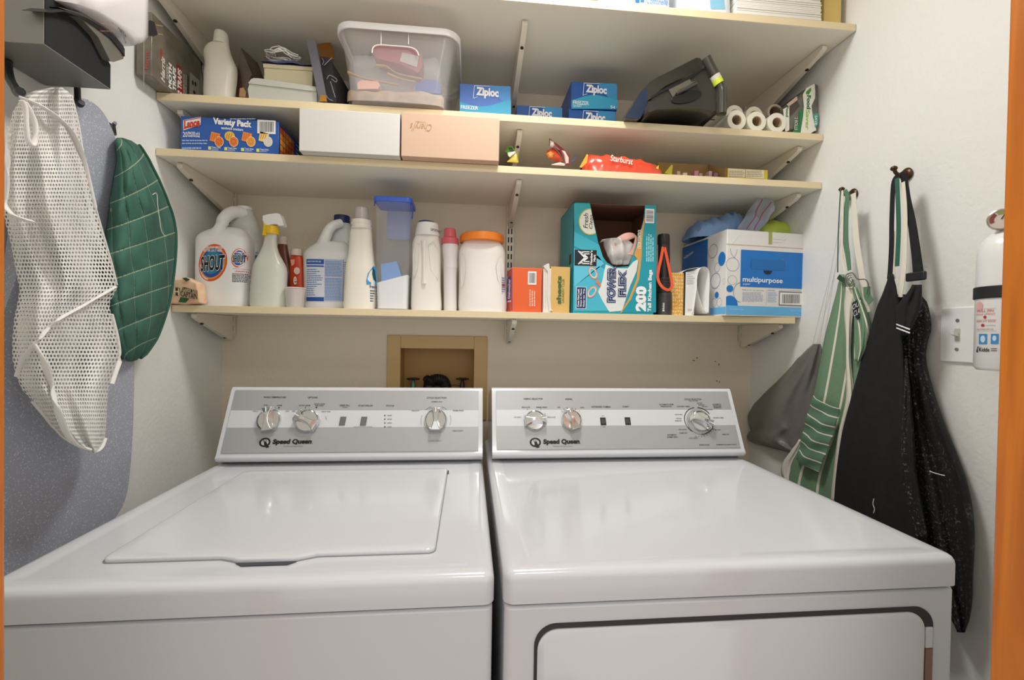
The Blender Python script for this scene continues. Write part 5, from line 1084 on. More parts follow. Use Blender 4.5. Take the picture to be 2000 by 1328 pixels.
# film pack in the corner
def q(x, y): return (1380+x/7.377, 120+y/7.377)
def pl(pts, Y): return [Vector((min(p.x, W-.006), p.y, max(p.z, Z2))) for p in (at(*q(x, y), Y) for x, y in pts)]
t = thing('film_roll_pack', 'glossy pack of vacuum film rolls with green print in the right corner', 'pack', (W-.05, -.25, Z2))
b = MB(); o = pl(((1140, 1010), (1120, 760), (1210, 640), (1390, 420), (1550, 320), (1650, 355), (1730, 520), (1755, 680), (1745, 900), (1670, 1040)), -.29)
cc = sum(o, Vector())/len(o); ins = [cc+(p-cc)*.93+Vector((0, -.010, 0)) for p in o]; bk = [p+Vector((0, .16, 0)) for p in o]
b.loft([bk, o, ins], mat('6e6c60', .2, var=.4, vscale=25, coat=.6)); b.build('film_wrap', t, bevel=.004, seg=2)
D = yface(-.3005)
D.poly([q(1435, 385), q(1555, 320), q(1565, 440), q(1560, 530), q(1510, 640), q(1530, 800), q(1580, 990), q(1500, 1035), q(1350, 1035), q(1390, 780), q(1400, 650), q(1385, 480)], 'eceadc', 1)
D.poly([q(1430, 440), q(1500, 375), q(1505, 420), q(1470, 480), q(1430, 470)], '4c9a3a', 2); D.text('Food', *(q(1440, 490)+q(1498, 690)), '2c6a4a', 3, rot=270, bold=.04); D.text('Saver', *(q(1425, 700)+q(1480, 985)), '9cc450', 3, rot=270, bold=.02)
D.poly([q(1100, 690), q(1190, 640), q(1190, 990), q(1150, 1010), q(1130, 1005)], 'e8e4d4', 1); D.text('Food', *(q(1140, 650)+q(1178, 800)), '2c6a4a', 3, rot=270, bold=.04)
D.poly([q(1330, 720), q(1395, 690), q(1375, 830), q(1345, 1025), q(1230, 1020), q(1330, 900)], '1f7a44', 2); D.text('2 ROLLS', *(q(1262, 810)+q(1310, 990)), 'b8c8b0', 3, rot=270, bold=.03)
D.poly([q(1530, 760), q(1610, 740), q(1605, 900), q(1560, 960)], '4fa08c', 2); D.text('SAVE', *(q(1555, 780)+q(1590, 920)), 'd8ece4', 3, rot=270, bold=.02)
D.poly([q(1190, 660), q(1300, 560), q(1340, 640), q(1240, 760), q(1200, 800)], '4a3c30', 1); D.poly([q(1150, 620), q(1300, 500), q(1310, 560), q(1180, 650)], 'c4ae98', 1)
D.build('print', t)
b = MB(); c0, c1 = at(*q(1180, 520), -.2), at(*q(1360, 430), -.262); 
tb = MB(); c0 = at(*q(1130, 560), -.13); c1 = at(*q(1365, 435), -.20); tb.tube([c0, c1], .010, mat('dcc0a0', .6), 20); o = tb.build('cardboard_tube'); tag(o, 'slim pale cardboard tube leaning behind the green printed film pack', 'tube')
# ================================================================= top shelf
def q(x, y): return (1180+x/3.32, y/3.32)
def soft_pack(name, label, px0, px1, pbot, Y, h, dep, mt, loc_px, prints=()):
    x0 = at(px0, pbot, Y).x; x1 = at(px1, pbot, Y).x; t = thing(name, label, 'pack', ((x0+x1)/2, Y+dep/2, Z1))
    b = MB(); b.loft([[(p[0], p[1], z) for p in rrect(x0+g, x1-g, Y+g, Y+dep-g, .02)] for g, z in ((.006, Z1), (0, Z1+.01), (.001, Z1+h*.5), (0, Z1+h-.01), (.008, Z1+h))], mt); b.build('pack', t, ang=50)
    D = yface(Y); 
    for f in prints: f(D)
    if prints: D.build('print', t)
    return t
soft_pack('tissue_pack', 'white wrapped paper pack with blue script on the top shelf', 1195, 1312, 10, -.405, .12, .2, mat('e6ecf2', .3, coat=.3), 1250,
   (lambda D: (D.rect(1241, -20, 1249, 6, '2a66b8', 1), D.rect(1251, -20, 1258, 5, '3a76c4', 1), D.text('Cottonelle', 1263, -4, 1304, 9, '4a86cc', 2, shear=.3)),))
soft_pack('napkin_pack', 'white and pale blue speckled napkin pack in the middle of the top shelf', 1330, 1432, 16, -.40, .13, .2, mat('dfe8ee', .4, var=.4, vscale=60, var2='eef2f4', coat=.3), 1380,
   (lambda D: D.poly([(1385, -20), (1412, -20), (1416, 18), (1388, 18)], '8cc4dc', 1),))
t = thing('paper_towel_pack', 'stack of folded white paper towels near the right end of the top shelf', 'paper towels', (at(1520, 20, -.39).x, -.3, Z1))
x0, x1, _ = xz(1438, 1606, 30, -.405); b = MB(); z = Z1; i = 0
while z < Z1+.13:
    b.box(x0+random.uniform(0, .003), x1-random.uniform(0, .004), -.405+random.uniform(0, .003), -.2, z, z+.0045, mat('ebe7de', .85)); z += .005; i += 1
o = b.build('folded_sheets', t, bevel=.0012); 
b = MB(); x0, x1, _ = xz(1612, 1656, 30, -.395); b.box(x0, min(x1, W-.02), -.39, -.3, Z1, Z1+.2, mat('d8b96e', .6)); tag(b.build('wooden_block', bevel=.002), 'tan wooden block standing at the right end of the top shelf', 'block')
# ================================================================= left wall
def px_yz(pts, X): return [atx(x, y, X) for x, y in pts]
IB, nt, bs = node_mat('grey_board_cover', .6)
tc = nt.nodes.new('ShaderNodeTexCoord'); nz = nt.nodes.new('ShaderNodeTexNoise'); nz.inputs['Scale'].default_value = 420; nz.inputs['Detail'].default_value = 2
nt.links.new(tc.outputs['Object'], nz.inputs['Vector']); k = mth(nt, 'MULTIPLY', mth(nt, 'SUBTRACT', nz.outputs['Fac'], .58), 9.0); k.node.use_clamp = True
nt.links.new(mixc(nt, k, 'a3a6b1', 'd2d4dc'), bs.inputs['Base Color'])
XB = .055
ol = [(225, 1012), (241, 985), (251, 945), (258, 870), (262, 760), (262, 640), (258, 540), (250, 440), (242, 360), (232, 295), (218, 250), (198, 215), (172, 195), (148, 193), (125, 205), (100, 240), (80, 300), (58, 400), (40, 520)]
P = spl(px_yz(ol, XB), 4); zlow = .80; ym = min(p.y for p in P); yl = P[0].y
pts = [Vector((XB, yl-.006, P[0].z-.02)), *P]; w_ = .33
pts = [Vector((XB, p.y, p.z)) for p in pts]; pts += [Vector((XB, ym-.05, 1.2)), Vector((XB, ym-.06, .82)), Vector((XB, ym-.03, .80)), Vector((XB, yl-.04, .80))]
t = thing('ironing_board', 'speckled blue-grey ironing board hanging flat against the left wall', 'ironing board', (XB/2, ym, .8))
b = MB(); b.slab(pts, (-.026, 0, 0), IB); b.build('padded_cover', t, bevel=.006, seg=3)
b = MB(); b.slab([p*1 for p in [Vector((XB-.028, (q_.y-ym)*.94+ym*.97-.01, (q_.z-1.25)*.97+1.25)) for q_ in pts]], (-.008, 0, 0), mat('c8c6c0', .4, .6)); b.build('metal_deck', t)
def hook(label, pts, X0=0.004, r=.0045, mt=None):
    P = [atx(x, y, X) for x, y, X in pts]; t = thing('wall_hook', label, 'hook', (0.0, P[0].y, P[0].z), 'black hooks on the left wall')
    b = MB(); b.tube(spl(P, 5), r, mt or BLACKP, 10); b.build('hook_arm', t)
    b = MB(); b.box(.0008, .004, P[0].y-.008, P[0].y+.008, P[0].z-.02, P[0].z+.015, BLACKP); b.build('plate', t, bevel=.001); return t
hook('black hook near the left edge, holding the white mesh bag', [(16, 118, .003), (15, 130, .03), (20, 155, .055), (30, 172, .085), (35, 182, .10), (40, 178, .125)], r=.006)
hook('black hook behind the top of the ironing board', [(150, 135, .003), (149, 150, .03), (151, 172, .05), (152, 195, .058), (156, 205, .07), (160, 200, .08)], r=.005)
hook('black hook right of the ironing board, holding the green mitt', [(218, 255, .003), (224, 262, .025), (222, 246, .045), (225, 240, .055)], r=.0035)
# iron rest and iron
def q(x, y): return (x/4.427, y/4.427)
XI = .115; near = atx(*q(385, 375), XI); far = atx(*q(955, 772), XI); zI = (near.z+far.z)/2
t = thing('iron_rest', 'dark grey metal iron rest mounted high on the left wall', 'iron rest', (.0, (near.y+far.y)/2, zI))
MG = mat('8d8b84', .45, .2); y0, y1 = near.y, far.y; hI = .2
b = MB(); b.box(.0008, .003, y0, y1, zI, zI+hI, MG); b.build('back_plate', t)
b = MB(); b.box(.003, XI, y0, y1, zI-.0015, zI, MG); b.build('bottom_plate', t, bevel=.0005)
b = MB(); b.box(.003, XI, y0-.0015, y0, zI-.0015, zI+hI, MG); b.build('end_panel', t, bevel=.0005)
b = MB(); INS = mat('0c0c0e', .6); b.box(.004, XI-.002, y0+.0005, y0+.002, zI+.0005, zI+hI-.02, INS); b.box(.0035, .005, y0+.002, y1, zI+.0005, zI+hI-.02, INS); b.box(.005, XI-.001, y0+.002, y1-.001, zI+.0004, zI+.0012, INS); b.build('black_lining', t)
b = MB(); b.slab([(XI, y0+.001, zI), (XI, y1, zI), (XI, y1, zI+.045), (XI, y1-.02, zI+.06), (XI, y0+.09, zI+.16), (XI, y0+.001, zI+.19)], (-.0015, 0, 0), INS); b.build('side_panel', t)
t = thing('clothes_iron', 'white clothes iron resting on the grey wall rest with its cord plug hanging', 'iron', (.12, (y0+y1)/2+.05, zI+.05))
XA = .128
so = [q(x, y) for x, y in ((500, 60), (600, 95), (720, 180), (850, 320), (950, 520), (985, 535), (1065, 510), (1078, 470), (1070, 400), (980, 290), (850, 180), (700, 110), (560, 75))]
P = [atx(x, y, XA) for x, y in so]; b = MB(); b.slab(P, (-.03, 0, 0), mat('8a877c', .35, .5)); b.build('soleplate', t, bevel=.002)
so2 = [q(x, y) for x, y in ((385, 105), (500, 78), (620, 100), (760, 160), (900, 240), (1010, 330), (1078, 420), (1080, 490), (1050, 440), (960, 330), (820, 225), (700, 150), (560, 100), (450, 110))]
P = [atx(x, y, XA+.003) for x, y in so2]; b = MB(); b.slab(P, (-.034, 0, 0), mat('2c2c2e', .35)); b.build('heel_rim', t, bevel=.001)
bo = [(512, -170), (1215, -170), (1212, 330), (1180, 375), (1085, 400), (1060, 380), (960, 290), (840, 205), (720, 130), (600, 60), (520, 10)]
b = MB(); o = [atx(*q(x, y), XA-.005) for x, y in bo]; cc = sum(o, Vector())/len(o); rings = []
for k, dx in ((.9, -.075), (1, -.06), (1.0, -.0), (.97, .012), (.88, .022), (.6, .03)): rings.append([Vector((p.x+dx, cc.y+(p.y-cc.y)*k, cc.z+(p.z-cc.z)*k)) for p in o])
b.loft(rings, mat('e9e5e4', .18, coat=.6)); b.build('body', t, ang=70)
D = Dec((XA+.0185, 0, 0), (0, 1, 0), (0, 0, 1)); D.text('Panasonic', *(q(945, 128)+q(1085, 240)), '4a4648', 4, skew=-.95, shear=.1, bold=.01); D.lines(*(q(860, 170)+q(1000, 300)), 2, 'b08078', 4, .06); D.build('lettering', t)
P = [atx(*q(x, y), .12) for x, y in ((1205, 170), (1215, 190), (1240, 195), (1300, 175), (1335, 190), (1365, 300), (1330, 315), (1290, 300), (1255, 265), (1205, 270))]
b = MB(); b.slab(P, (-.016, 0, 0), mat('2a2a2a', .35)); pg = b.build('plug', t, bevel=.002)
b = MB()
for y, y2 in ((215, 225), (290, 298)): a, c = atx(*q(1345, y), .112), atx(*q(1405, y2), .112); b.tube([a, c], .0011, mat('c8b868', .3, .8), 6)
b.build('prong', pg)
# green quilted mitt
GQ, nt, bs = node_mat('green_quilt', .85)
uvn = nt.nodes.new('ShaderNodeUVMap'); sp = nt.nodes.new('ShaderNodeSeparateXYZ'); nt.links.new(uvn.outputs[0], sp.inputs[0])
tc = nt.nodes.new('ShaderNodeTexCoord'); nz = nt.nodes.new('ShaderNodeTexNoise'); nz.inputs['Scale'].default_value = 14; nz.inputs['Detail'].default_value = 4; nt.links.new(tc.outputs['Object'], nz.inputs['Vector'])
base_c = mixc(nt, mth(nt, 'MULTIPLY_ADD', nz.outputs['Fac'], 2.4, -.7), '2d5446', '416f5e')
NA, NBq = 4.0, 8.5
la = mth(nt, 'ABSOLUTE', mth(nt, 'SUBTRACT', mth(nt, 'FRACT', mth(nt, 'ADD', mth(nt, 'MULTIPLY', sp.outputs[0], NA), mth(nt, 'MULTIPLY', sp.outputs[1], -2.0))), .5))
lb = mth(nt, 'ABSOLUTE', mth(nt, 'SUBTRACT', mth(nt, 'FRACT', mth(nt, 'ADD', mth(nt, 'MULTIPLY', sp.outputs[1], NBq), mth(nt, 'MULTIPLY', sp.outputs[0], .9))), .5))
st = mth(nt, 'LESS_THAN', la, .010); st2 = mth(nt, 'LESS_THAN', lb, .022); dash = mth(nt, 'GREATER_THAN', mth(nt, 'FRACT', mth(nt, 'MULTIPLY', sp.outputs[0], 40.0)), .25)
c1 = mixc(nt, mth(nt, 'MULTIPLY', st, .6), base_c, '9fb49a'); nt.links.new(mixc(nt, mth(nt, 'MULTIPLY', mth(nt, 'MULTIPLY', st2, dash), .8), c1, 'b4c0a0'), bs.inputs['Base Color'])
rows = [(269, 228, 240), (274, 224, 256), (285, 226, 272), (310, 228, 288), (350, 222, 308), (400, 214, 328), (430, 211, 338), (460, 206, 342), (500, 201, 341), (540, 204, 337), (580, 199, 331), (620, 204, 320), (660, 212, 305), (690, 228, 285), (703, 242, 268), (706, 252, 258)]
def qf(u, v):
    y = 269+(706-269)*v; l, r_ = cr(rows, y); x = l+(r_-l)*u
    a = u*NA-2.0*v; c = v*NBq+.9*u; fa = abs((a-.5) % 1-.5)*2 if False else abs(math.sin(PI*(a-.5))); fb = abs(math.sin(PI*(c-.5)))
    e = max(0, min(1, 4.5*u*(1-u)))**.5*max(0, min(1, 6*v*(1-v)))**.5
    X = .062+.05*e+.006*(min(fa, 1)**.5*min(fb, 1)**.5)*e+.002*math.sin(9*u+23*v)
    return atx(x, y, X)
t = thing('oven_mitt', 'dark green quilted oven mitt hanging on a hook beside the ironing board', 'oven mitt', (.07, atx(270, 480, .08).y, atx(270, 706, .08).z))
b = MB(); b.grid(qf, 90, 150, GQ); b.build('quilted_front', t)
b = MB(); b.grid(lambda u, v: (lambda y: (lambda l, r_: atx(l+(r_-l)*u, y, .0605))(*cr(rows, y)))(269+(706-269)*v), 12, 40, mat('2d5446', .9)); b.build('back_side', t)
b = MB(); P = [qf(0, i/60)+Vector((.004, 0, 0)) for i in range(2, 60)]; b.tube(P, .0045, mat('275846', .85), 10); P = [qf(1, i/60)+Vector((.002, 0, 0)) for i in range(2, 60)]; b.tube(P, .0035, mat('275846', .85), 10); b.build('edge_binding', t)
b = MB(); b.tube(spl([atx(x, y, .128) for x, y in ((298, 380), (306, 378), (308, 400), (312, 430), (316, 452), (324, 462))], 5), .0007, mat('d8dccc', .8), 5); b.build('loose_thread', t)
b = MB(); P = [atx(223+6*math.cos(a), 411+6*math.sin(a), .085) for a in [2*PI*i/16 for i in range(17)]]; b.tube(P, .0012, mat('b8b49c', .4, .6), 6); b.build('ring', t)
# white mesh laundry bag
MESH, nt, bs = node_mat('white_mesh', .75); bs.inputs['Base Color'].default_value = rgb('e9e6e0')
uvn = nt.nodes.new('ShaderNodeUVMap'); sp = nt.nodes.new('ShaderNodeSeparateXYZ'); nt.links.new(uvn.outputs[0], sp.inputs[0])
v_ = mth(nt, 'MULTIPLY', sp.outputs[1], 92.0); row = mth(nt, 'FLOOR', v_); u_ = mth(nt, 'ADD', mth(nt, 'MULTIPLY', sp.outputs[0], 30.0), mth(nt, 'MULTIPLY', row, .5))
du = mth(nt, 'SUBTRACT', mth(nt, 'FRACT', u_), .5); dv_ = mth(nt, 'SUBTRACT', mth(nt, 'FRACT', v_), .5)
dd = mth(nt, 'ADD', mth(nt, 'MULTIPLY', du, du), mth(nt, 'MULTIPLY', dv_, dv_)); nz = nt.nodes.new('ShaderNodeTexNoise'); tc = nt.nodes.new('ShaderNodeTexCoord'); nz.inputs['Scale'].default_value = 22; nt.links.new(tc.outputs['Object'], nz.inputs['Vector'])
nt.links.new(mth(nt, 'GREATER_THAN', dd, mth(nt, 'MULTIPLY_ADD', nz.outputs['Fac'], .16, .03)), bs.inputs['Alpha'])
rows = [(171, 100, 122), (178, 62, 133), (190, 42, 142), (220, 24, 149), (300, 8, 161), (400, 4, 184), (440, 12, 196), (480, 22, 207), (545, 34, 227), (565, 38, 228), (592, 34, 214), (620, 28, 217), (660, 24, 229), (700, 24, 232), (730, 30, 222), (760, 42, 212), (800, 78, 209), (840, 110, 207), (865, 138, 203), (880, 165, 196), (885, 178, 188)]
def mf(u, v, dx=0):
    y = 171+(885-171)*v; l, r_ = interp(rows, y); x = l+(r_-l)*u
    e = max(0, 4*u*(1-u))**.5
    return atx(x, y, .105+dx+.05*e+(.010*math.sin(u*9+v*7)+.006*math.sin(u*19-v*4)+.004*math.sin(v*21+u*3))*e)
t = thing('mesh_laundry_bag', 'white mesh drawstring laundry bag hanging over the ironing board', 'laundry bag', (.12, atx(120, 500, .12).y, atx(120, 885, .12).z))
b = MB(); b.grid(mf, 70, 130, MESH); b.build('mesh_front', t)
b = MB(); b.grid(lambda u, v: mf(.04+u*.92, .02+v*.96, -.03), 40, 60, MESH); b.build('mesh_back', t)
TAPE = mat('efece7', .8)
def tape(name, pts, r, flat=.45):
    b = MB(); P = spl([Vector(p) for p in pts], 5); b.tube(P, r, TAPE, 10, flat=flat); b.build(name, t)
S_ = lambda x, y, d=.008: (lambda u, v: mf(u, v, d))((lambda l, r_: max(0, min(1, (x-l)/(r_-l))))(*interp(rows, y)), (y-171)/714)
tape('top_hem', [S_(x, y) for x, y in ((44, 192), (75, 205), (110, 228), (140, 260), (162, 310), (176, 360), (186, 405))], .0048)
tape('drawstring', [atx(x, y, .172) for x, y in ((42, 196), (50, 215), (52, 250), (55, 275), (64, 283), (70, 265), (68, 240), (58, 215), (48, 200))], .0038, .7)
tape('left_hem', [S_(x, y, .012) for x, y in ((20, 250), (14, 330), (10, 395), (20, 415), (36, 425), (60, 432))], .0048)
tape('fold_hem', [S_(x, y) for x, y in ((226, 560), (200, 575), (160, 598), (120, 620), (95, 640), (72, 668), (45, 700), (32, 735))], .0028)
tape('diagonal_seam', [S_(x, y) for x, y in ((65, 668), (85, 705), (100, 750), (112, 800), (130, 845), (150, 868), (175, 878))], .0055)
tape('bottom_hem', [mf(u, v, .003) for u, v in ((0, .86), (0, .90), (0, .94), (.05, .975), (.5, .995), (.95, .985), (1, .96))], .004)
tape('side_hem', [mf(1, v, .003) for v in (.62, .66, .70, .74, .78, .81)], .006)
tape('upper_edge', [mf(1, v, .002) for v in (.02, .1, .2, .3, .4, .48, .54)], .003)
# ================================================================= right wall
XR = W
def knobhook(label, px, py, proj=.045):
    p = atx(px, py, XR); t = thing('coat_hook', label, 'hook', (XR, p.y, p.z), 'bronze coat hooks'); BZ = mat('4a3224', .35, .6)
    b = MB(); b.lathe([(.014, -.001), (.0155, -.004), (.013, -.007), (.006, -.009)], p, BZ, 20, 'x'); b.build('rosette', t)
    b = MB(); b.tube(spl([p+Vector((-.006, 0, 0)), p+Vector((-.018, 0, -.004)), p+Vector((-.030, 0, .002)), p+Vector((-.035, 0, .010))], 4), .004, BZ, 10); b.lathe([(.001, .006), (.006, .003), (.0075, -.001), (.005, -.005), (.001, -.006)], p+Vector((-.036, 0, .013)), BZ, 14); b.build('hook_arm', t)
knobhook('bronze hook holding the striped apron', 1668, 380); knobhook('bronze hook holding the black apron', 1773, 341)
def cloth(rows, X, mt, nu=40, nv=60, amp=.010, fr=7, seed=0, bul=.012, slant=0):
    rows = sorted(rows); t0, t1 = rows[0][0], rows[-1][0]
    def f(u, v):
        y = t0+(t1-t0)*v; l, r_ = cr(rows, y); x = l+(r_-l)*u; e = max(0, 4*u*(1-u))**.5
        d = bul*e+amp*min(1, v*3+.2)*(math.sin(u*fr+seed+slant*v)+.45*math.sin(u*fr*2.3+seed*2-v*2))*.5
        return atx(x, y, X-d)
    return f
def strip(P, w_, mt, b=None, th=.0012, axis=(0, 1, 0)):
    b = b or MB(); A = Vector(axis); rings = []
    for i, p in enumerate(P):
        t_ = (P[min(i+1, len(P)-1)]-P[max(i-1, 0)]).normalized(); s = t_.cross(Vector((1, 0, 0))).normalized(); n = Vector((1, 0, 0))
        ww = w_[i] if isinstance(w_, list) else w_
        rings.append([p-s*ww/2-n*th/2, p+s*ww/2-n*th/2, p+s*ww/2+n*th/2, p-s*ww/2+n*th/2])
    b.loft(rings, mt); return b
def pstrip(pts, w_, mt, X): return strip(spl([atx(x, y, X) for x, y in pts], 6), w_, mt)
# grey drawstring bag
t = thing('drawstring_bag', 'grey satin drawstring bag hanging at the back of the right wall', 'bag', (W-.03, atx(1530, 780, W-.03).y, atx(1530, 883, W-.03).z))
rows = [(672, 1588, 1603), (682, 1576, 1606), (700, 1557, 1607), (740, 1522, 1606), (780, 1482, 1604), (800, 1466, 1602), (812, 1461, 1598), (826, 1462, 1594), (838, 1467, 1590), (846, 1461, 1586), (854, 1459, 1582), (864, 1468, 1578), (873, 1500, 1570), (883, 1540, 1560)]
f = cloth(rows, W-.012, None, amp=.012, fr=11, bul=.022, seed=2, slant=1.5)
SAT = mat('77746f', .38, bump=.25, bscale=25); b = MB(); b.grid(f, 50, 60, SAT); b.build('satin_front', t)
b = MB(); b.grid(lambda u, v: (lambda y: (lambda l, r_: atx(l+(r_-l)*u, y, W-.011))(*cr(rows, y)))(rows[0][0]+(rows[-1][0]-rows[0][0])*v), 10, 20, mat('65625e', .6)); b.build('satin_back', t)
b = MB(); 
for pp in (((1587, 674), (1600, 620), (1620, 540), (1640, 440), (1655, 385)), ((1600, 674), (1612, 600), (1628, 500), (1648, 400), (1658, 384))): b.tube(spl([atx(x, y, W-.014) for x, y in pp], 5), .0009, mat('dcdad6', .7), 5)
b.build('cord', t)
b = MB(); p = atx(1588, 674, W-.02); b.lathe([(.001, .003), (.003, 0), (.001, -.003)], p, CHROME, 10); b.build('bead', t)
# striped apron
def stripes(name, base, line, n, wd, axis=0, off=0.0, axis2=None, k=0.0):
    M_, nt, bs = node_mat(name, .85); uvn = nt.nodes.new('ShaderNodeUVMap'); sp = nt.nodes.new('ShaderNodeSeparateXYZ'); nt.links.new(uvn.outputs[0], sp.inputs[0])
    c = mth(nt, 'MULTIPLY_ADD', sp.outputs[axis], n, off)
    if k: c = mth(nt, 'MULTIPLY_ADD', sp.outputs[1-axis], k, c)
    tc = nt.nodes.new('ShaderNodeTexCoord'); nz = nt.nodes.new('ShaderNodeTexNoise'); nz.inputs['Scale'].default_value = 120; nt.links.new(tc.outputs['Object'], nz.inputs['Vector'])
    g = mixc(nt, nz.outputs['Fac'], base, '%02x%02x%02x' % tuple(min(255, int(base[i:i+2], 16)+10) for i in (0, 2, 4)))
    nt.links.new(mixc(nt, mth(nt, 'LESS_THAN', mth(nt, 'FRACT', c), wd), g, line), bs.inputs['Base Color']); return M_
GS = stripes('green_stripe', '6f8f70', 'eae4d2', 3.2, .14, 0, .35); GP = stripes('green_pocket', '5c8068', 'ece6d4', 7.0, .13, 1, .10)
t = thing('striped_apron', 'green and cream striped apron on the left bronze hook', 'apron', (W-.03, atx(1620, 700, W-.04).y, atx(1600, 1000, W-.04).z))
rows = [(536, 1640, 1650), (555, 1637, 1668), (600, 1626, 1692), (650, 1613, 1706), (700, 1603, 1703), (750, 1593, 1698), (800, 1582, 1690), (850, 1567, 1680), (900, 1546, 1665), (940, 1534, 1655), (985, 1530, 1650), (1040, 1528, 1648)]
XA = W-.036; f = cloth(rows, XA, None, amp=.012, fr=8, bul=.014, seed=.6)
b = MB(); b.grid(f, 60, 80, GS); b.build('apron_cloth', t, solid=.0012)
r2 = [(640, 1650, 1660), (700, 1650, 1664), (760, 1648, 1668), (820, 1640, 1664), (880, 1634, 1656), (940, 1628, 1648), (1000, 1620, 1640)]
b = MB(); b.grid(cloth([(560, 1652, 1676), (600, 1648, 1668), (660, 1652, 1662), (700, 1652, 1662), (780, 1652, 1668), (840, 1638, 1656), (900, 1630, 1648), (980, 1622, 1640)], XA-.014, None, amp=.006, fr=6), 14, 50, mat('e6e0d0', .85)); b.build('cream_reverse', t, solid=.001)
b = MB(); b.grid(cloth([(560, 1664, 1674), (600, 1668, 1690), (640, 1668, 1700), (680, 1668, 1694), (705, 1668, 1682)], XA-.02, None, amp=.008, fr=9, seed=2), 20, 30, stripes('green_stripe_b', '6f8f70', 'eae4d2', 2.0, .2, 0, .1, k=-1.2)); b.build('side_fold', t, solid=.001)
b = MB()
pk = [atx(x, y, XA-.03) for x, y in ((1589, 772), (1642, 798), (1601, 922), (1554, 896))]
b.grid(lambda u, v: pk[0].lerp(pk[1], u).lerp(pk[3].lerp(pk[2], u), v)+Vector((-.006*math.sin(PI*u)-.003*math.sin(u*9+v*5)-.002*math.sin(v*22+u*3), 0, -.004*math.sin(PI*u))), 24, 40, GP); b.build('pocket', t, solid=.0014)
b = MB(); b.grid(cloth([(858, 1560, 1567), (880, 1545, 1560), (905, 1528, 1548), (925, 1526, 1545), (940, 1532, 1545)], XA-.004, None, amp=.004), 10, 16, mat('e4dfd2', .85)); b.build('tie_end', t, solid=.001)
GRB = mat('5f8266', .85); CRB = mat('e8e2d2', .85)
pstrip([(1650, 372), (1655, 385), (1652, 420), (1652, 470), (1656, 500), (1659, 528)], [.010+.006*math.sin(PI*i/30) for i in range(31)], GRB, W-.055).build('green_neck_strap', t)
pstrip([(1666, 378), (1668, 410), (1673, 470), (1682, 530), (1690, 575), (1694, 610)], .016, CRB, W-.048).build('cream_neck_strap', t)
pstrip([(1645, 372), (1646, 400), (1645, 450), (1645, 500), (1652, 535)], .006, CRB, W-.058).build('cream_edge', t)
pstrip([(1642, 370), (1640, 400), (1637, 470), (1636, 532)], .003, mat('54605a', .8), W-.06).build('loop_edge', t)
pstrip([(1637, 540), (1645, 546), (1652, 548)], .012, mat('2c4a34', .85), W-.06).build('strap_tab', t)
b = MB()
for k in range(3): b.tube([atx(1658+7*math.cos(a)+k*2, 545+11*math.sin(a)+k*4, W-.066-.002*k) for a in [2*PI*i/16 for i in range(17)]], .0014, mat('b8b4ac', .25, .9), 6)
b.build('metal_rings', t)
b = MB(); b.tube(spl([atx(x, y, W-.066) for x, y in ((1655, 536), (1665, 533), (1675, 545), (1690, 546), (1696, 556), (1693, 575))], 5), .0014, mat('6a5a48', .6), 6); b.build('cord', t)
pstrip([(1693, 560), (1694, 578), (1702, 590)], .018, GRB, W-.06).build('green_tag', t)
b = MB(); P = [atx(x, y, W-.068) for x, y in ((1664, 592), (1680, 581), (1688, 606), (1675, 625), (1666, 612))]; b.slab(P, (.001, 0, 0), mat('1c2228', .6)); pt = b.build('badge', t)
D = Dec((W-.0685, 0, 0), (0, -1, 0), (0, 0, 1)); D.text('OUR', 1666, 590, 1683, 600, 'e8e8e4', 2, rot=0, skew=.5); D.text('CLAY', 1668, 603, 1684, 614, 'e8e8e4', 2, skew=.5); D.build('lettering', pt)
# black apron
BKC, nt, bs = node_mat('black_denim', .85)
tc = nt.nodes.new('ShaderNodeTexCoord'); nz = nt.nodes.new('ShaderNodeTexNoise'); nz.inputs['Scale'].default_value = 190; nz.inputs['Detail'].default_value = 6; n2 = nt.nodes.new('ShaderNodeTexNoise'); n2.inputs['Scale'].default_value = 9; n2.inputs['Detail'].default_value = 3
nt.links.new(tc.outputs['Object'], nz.inputs['Vector']); nt.links.new(tc.outputs['Object'], n2.inputs['Vector'])
uvn = nt.nodes.new('ShaderNodeUVMap'); sp = nt.nodes.new('ShaderNodeSeparateXYZ'); nt.links.new(uvn.outputs[0], sp.inputs[0])
pk_ = mth(nt, 'ADD', mth(nt, 'MULTIPLY', mth(nt, 'SUBTRACT', sp.outputs[0], .45), 1.4), mth(nt, 'MULTIPLY', mth(nt, 'ABSOLUTE', mth(nt, 'SUBTRACT', sp.outputs[1], .58)), -2.4))
fl = mth(nt, 'MULTIPLY', mth(nt, 'MULTIPLY', mth(nt, 'SUBTRACT', nz.outputs['Fac'], .44), 5.0), mth(nt, 'MULTIPLY', mth(nt, 'ADD', mth(nt, 'SUBTRACT', n2.outputs['Fac'], .64), mth(nt, 'MULTIPLY', pk_, .36)), 4.0)); fl.node.use_clamp = True
FLR = mixc(nt, mth(nt, 'MULTIPLY', fl, .5), '121214', 'a8a69e'); nt.links.new(FLR, bs.inputs['Base Color'])
BK = mat('121214', .85, var=.25, vscale=60, var2='1a1a1c')
t = thing('black_apron', 'black apron dusted with flour hanging on the right bronze hook', 'apron', (W-.05, atx(1770, 800, W-.05).y, atx(1880, 1235, W-.05).z))
rows = [(535, 1736, 1744), (560, 1729, 1750), (600, 1713, 1756), (640, 1701, 1760), (700, 1684, 1765), (760, 1667, 1770), (820, 1650, 1773), (880, 1637, 1776), (940, 1629, 1782), (1000, 1626, 1796), (1060, 1626, 1812), (1120, 1630, 1826), (1200, 1640, 1836)]
f = cloth(rows, W-.055, None, amp=.008, fr=6, bul=.012, seed=1.2); b = MB(); b.grid(f, 50, 80, BK); b.build('front_panel', t, solid=.0014)
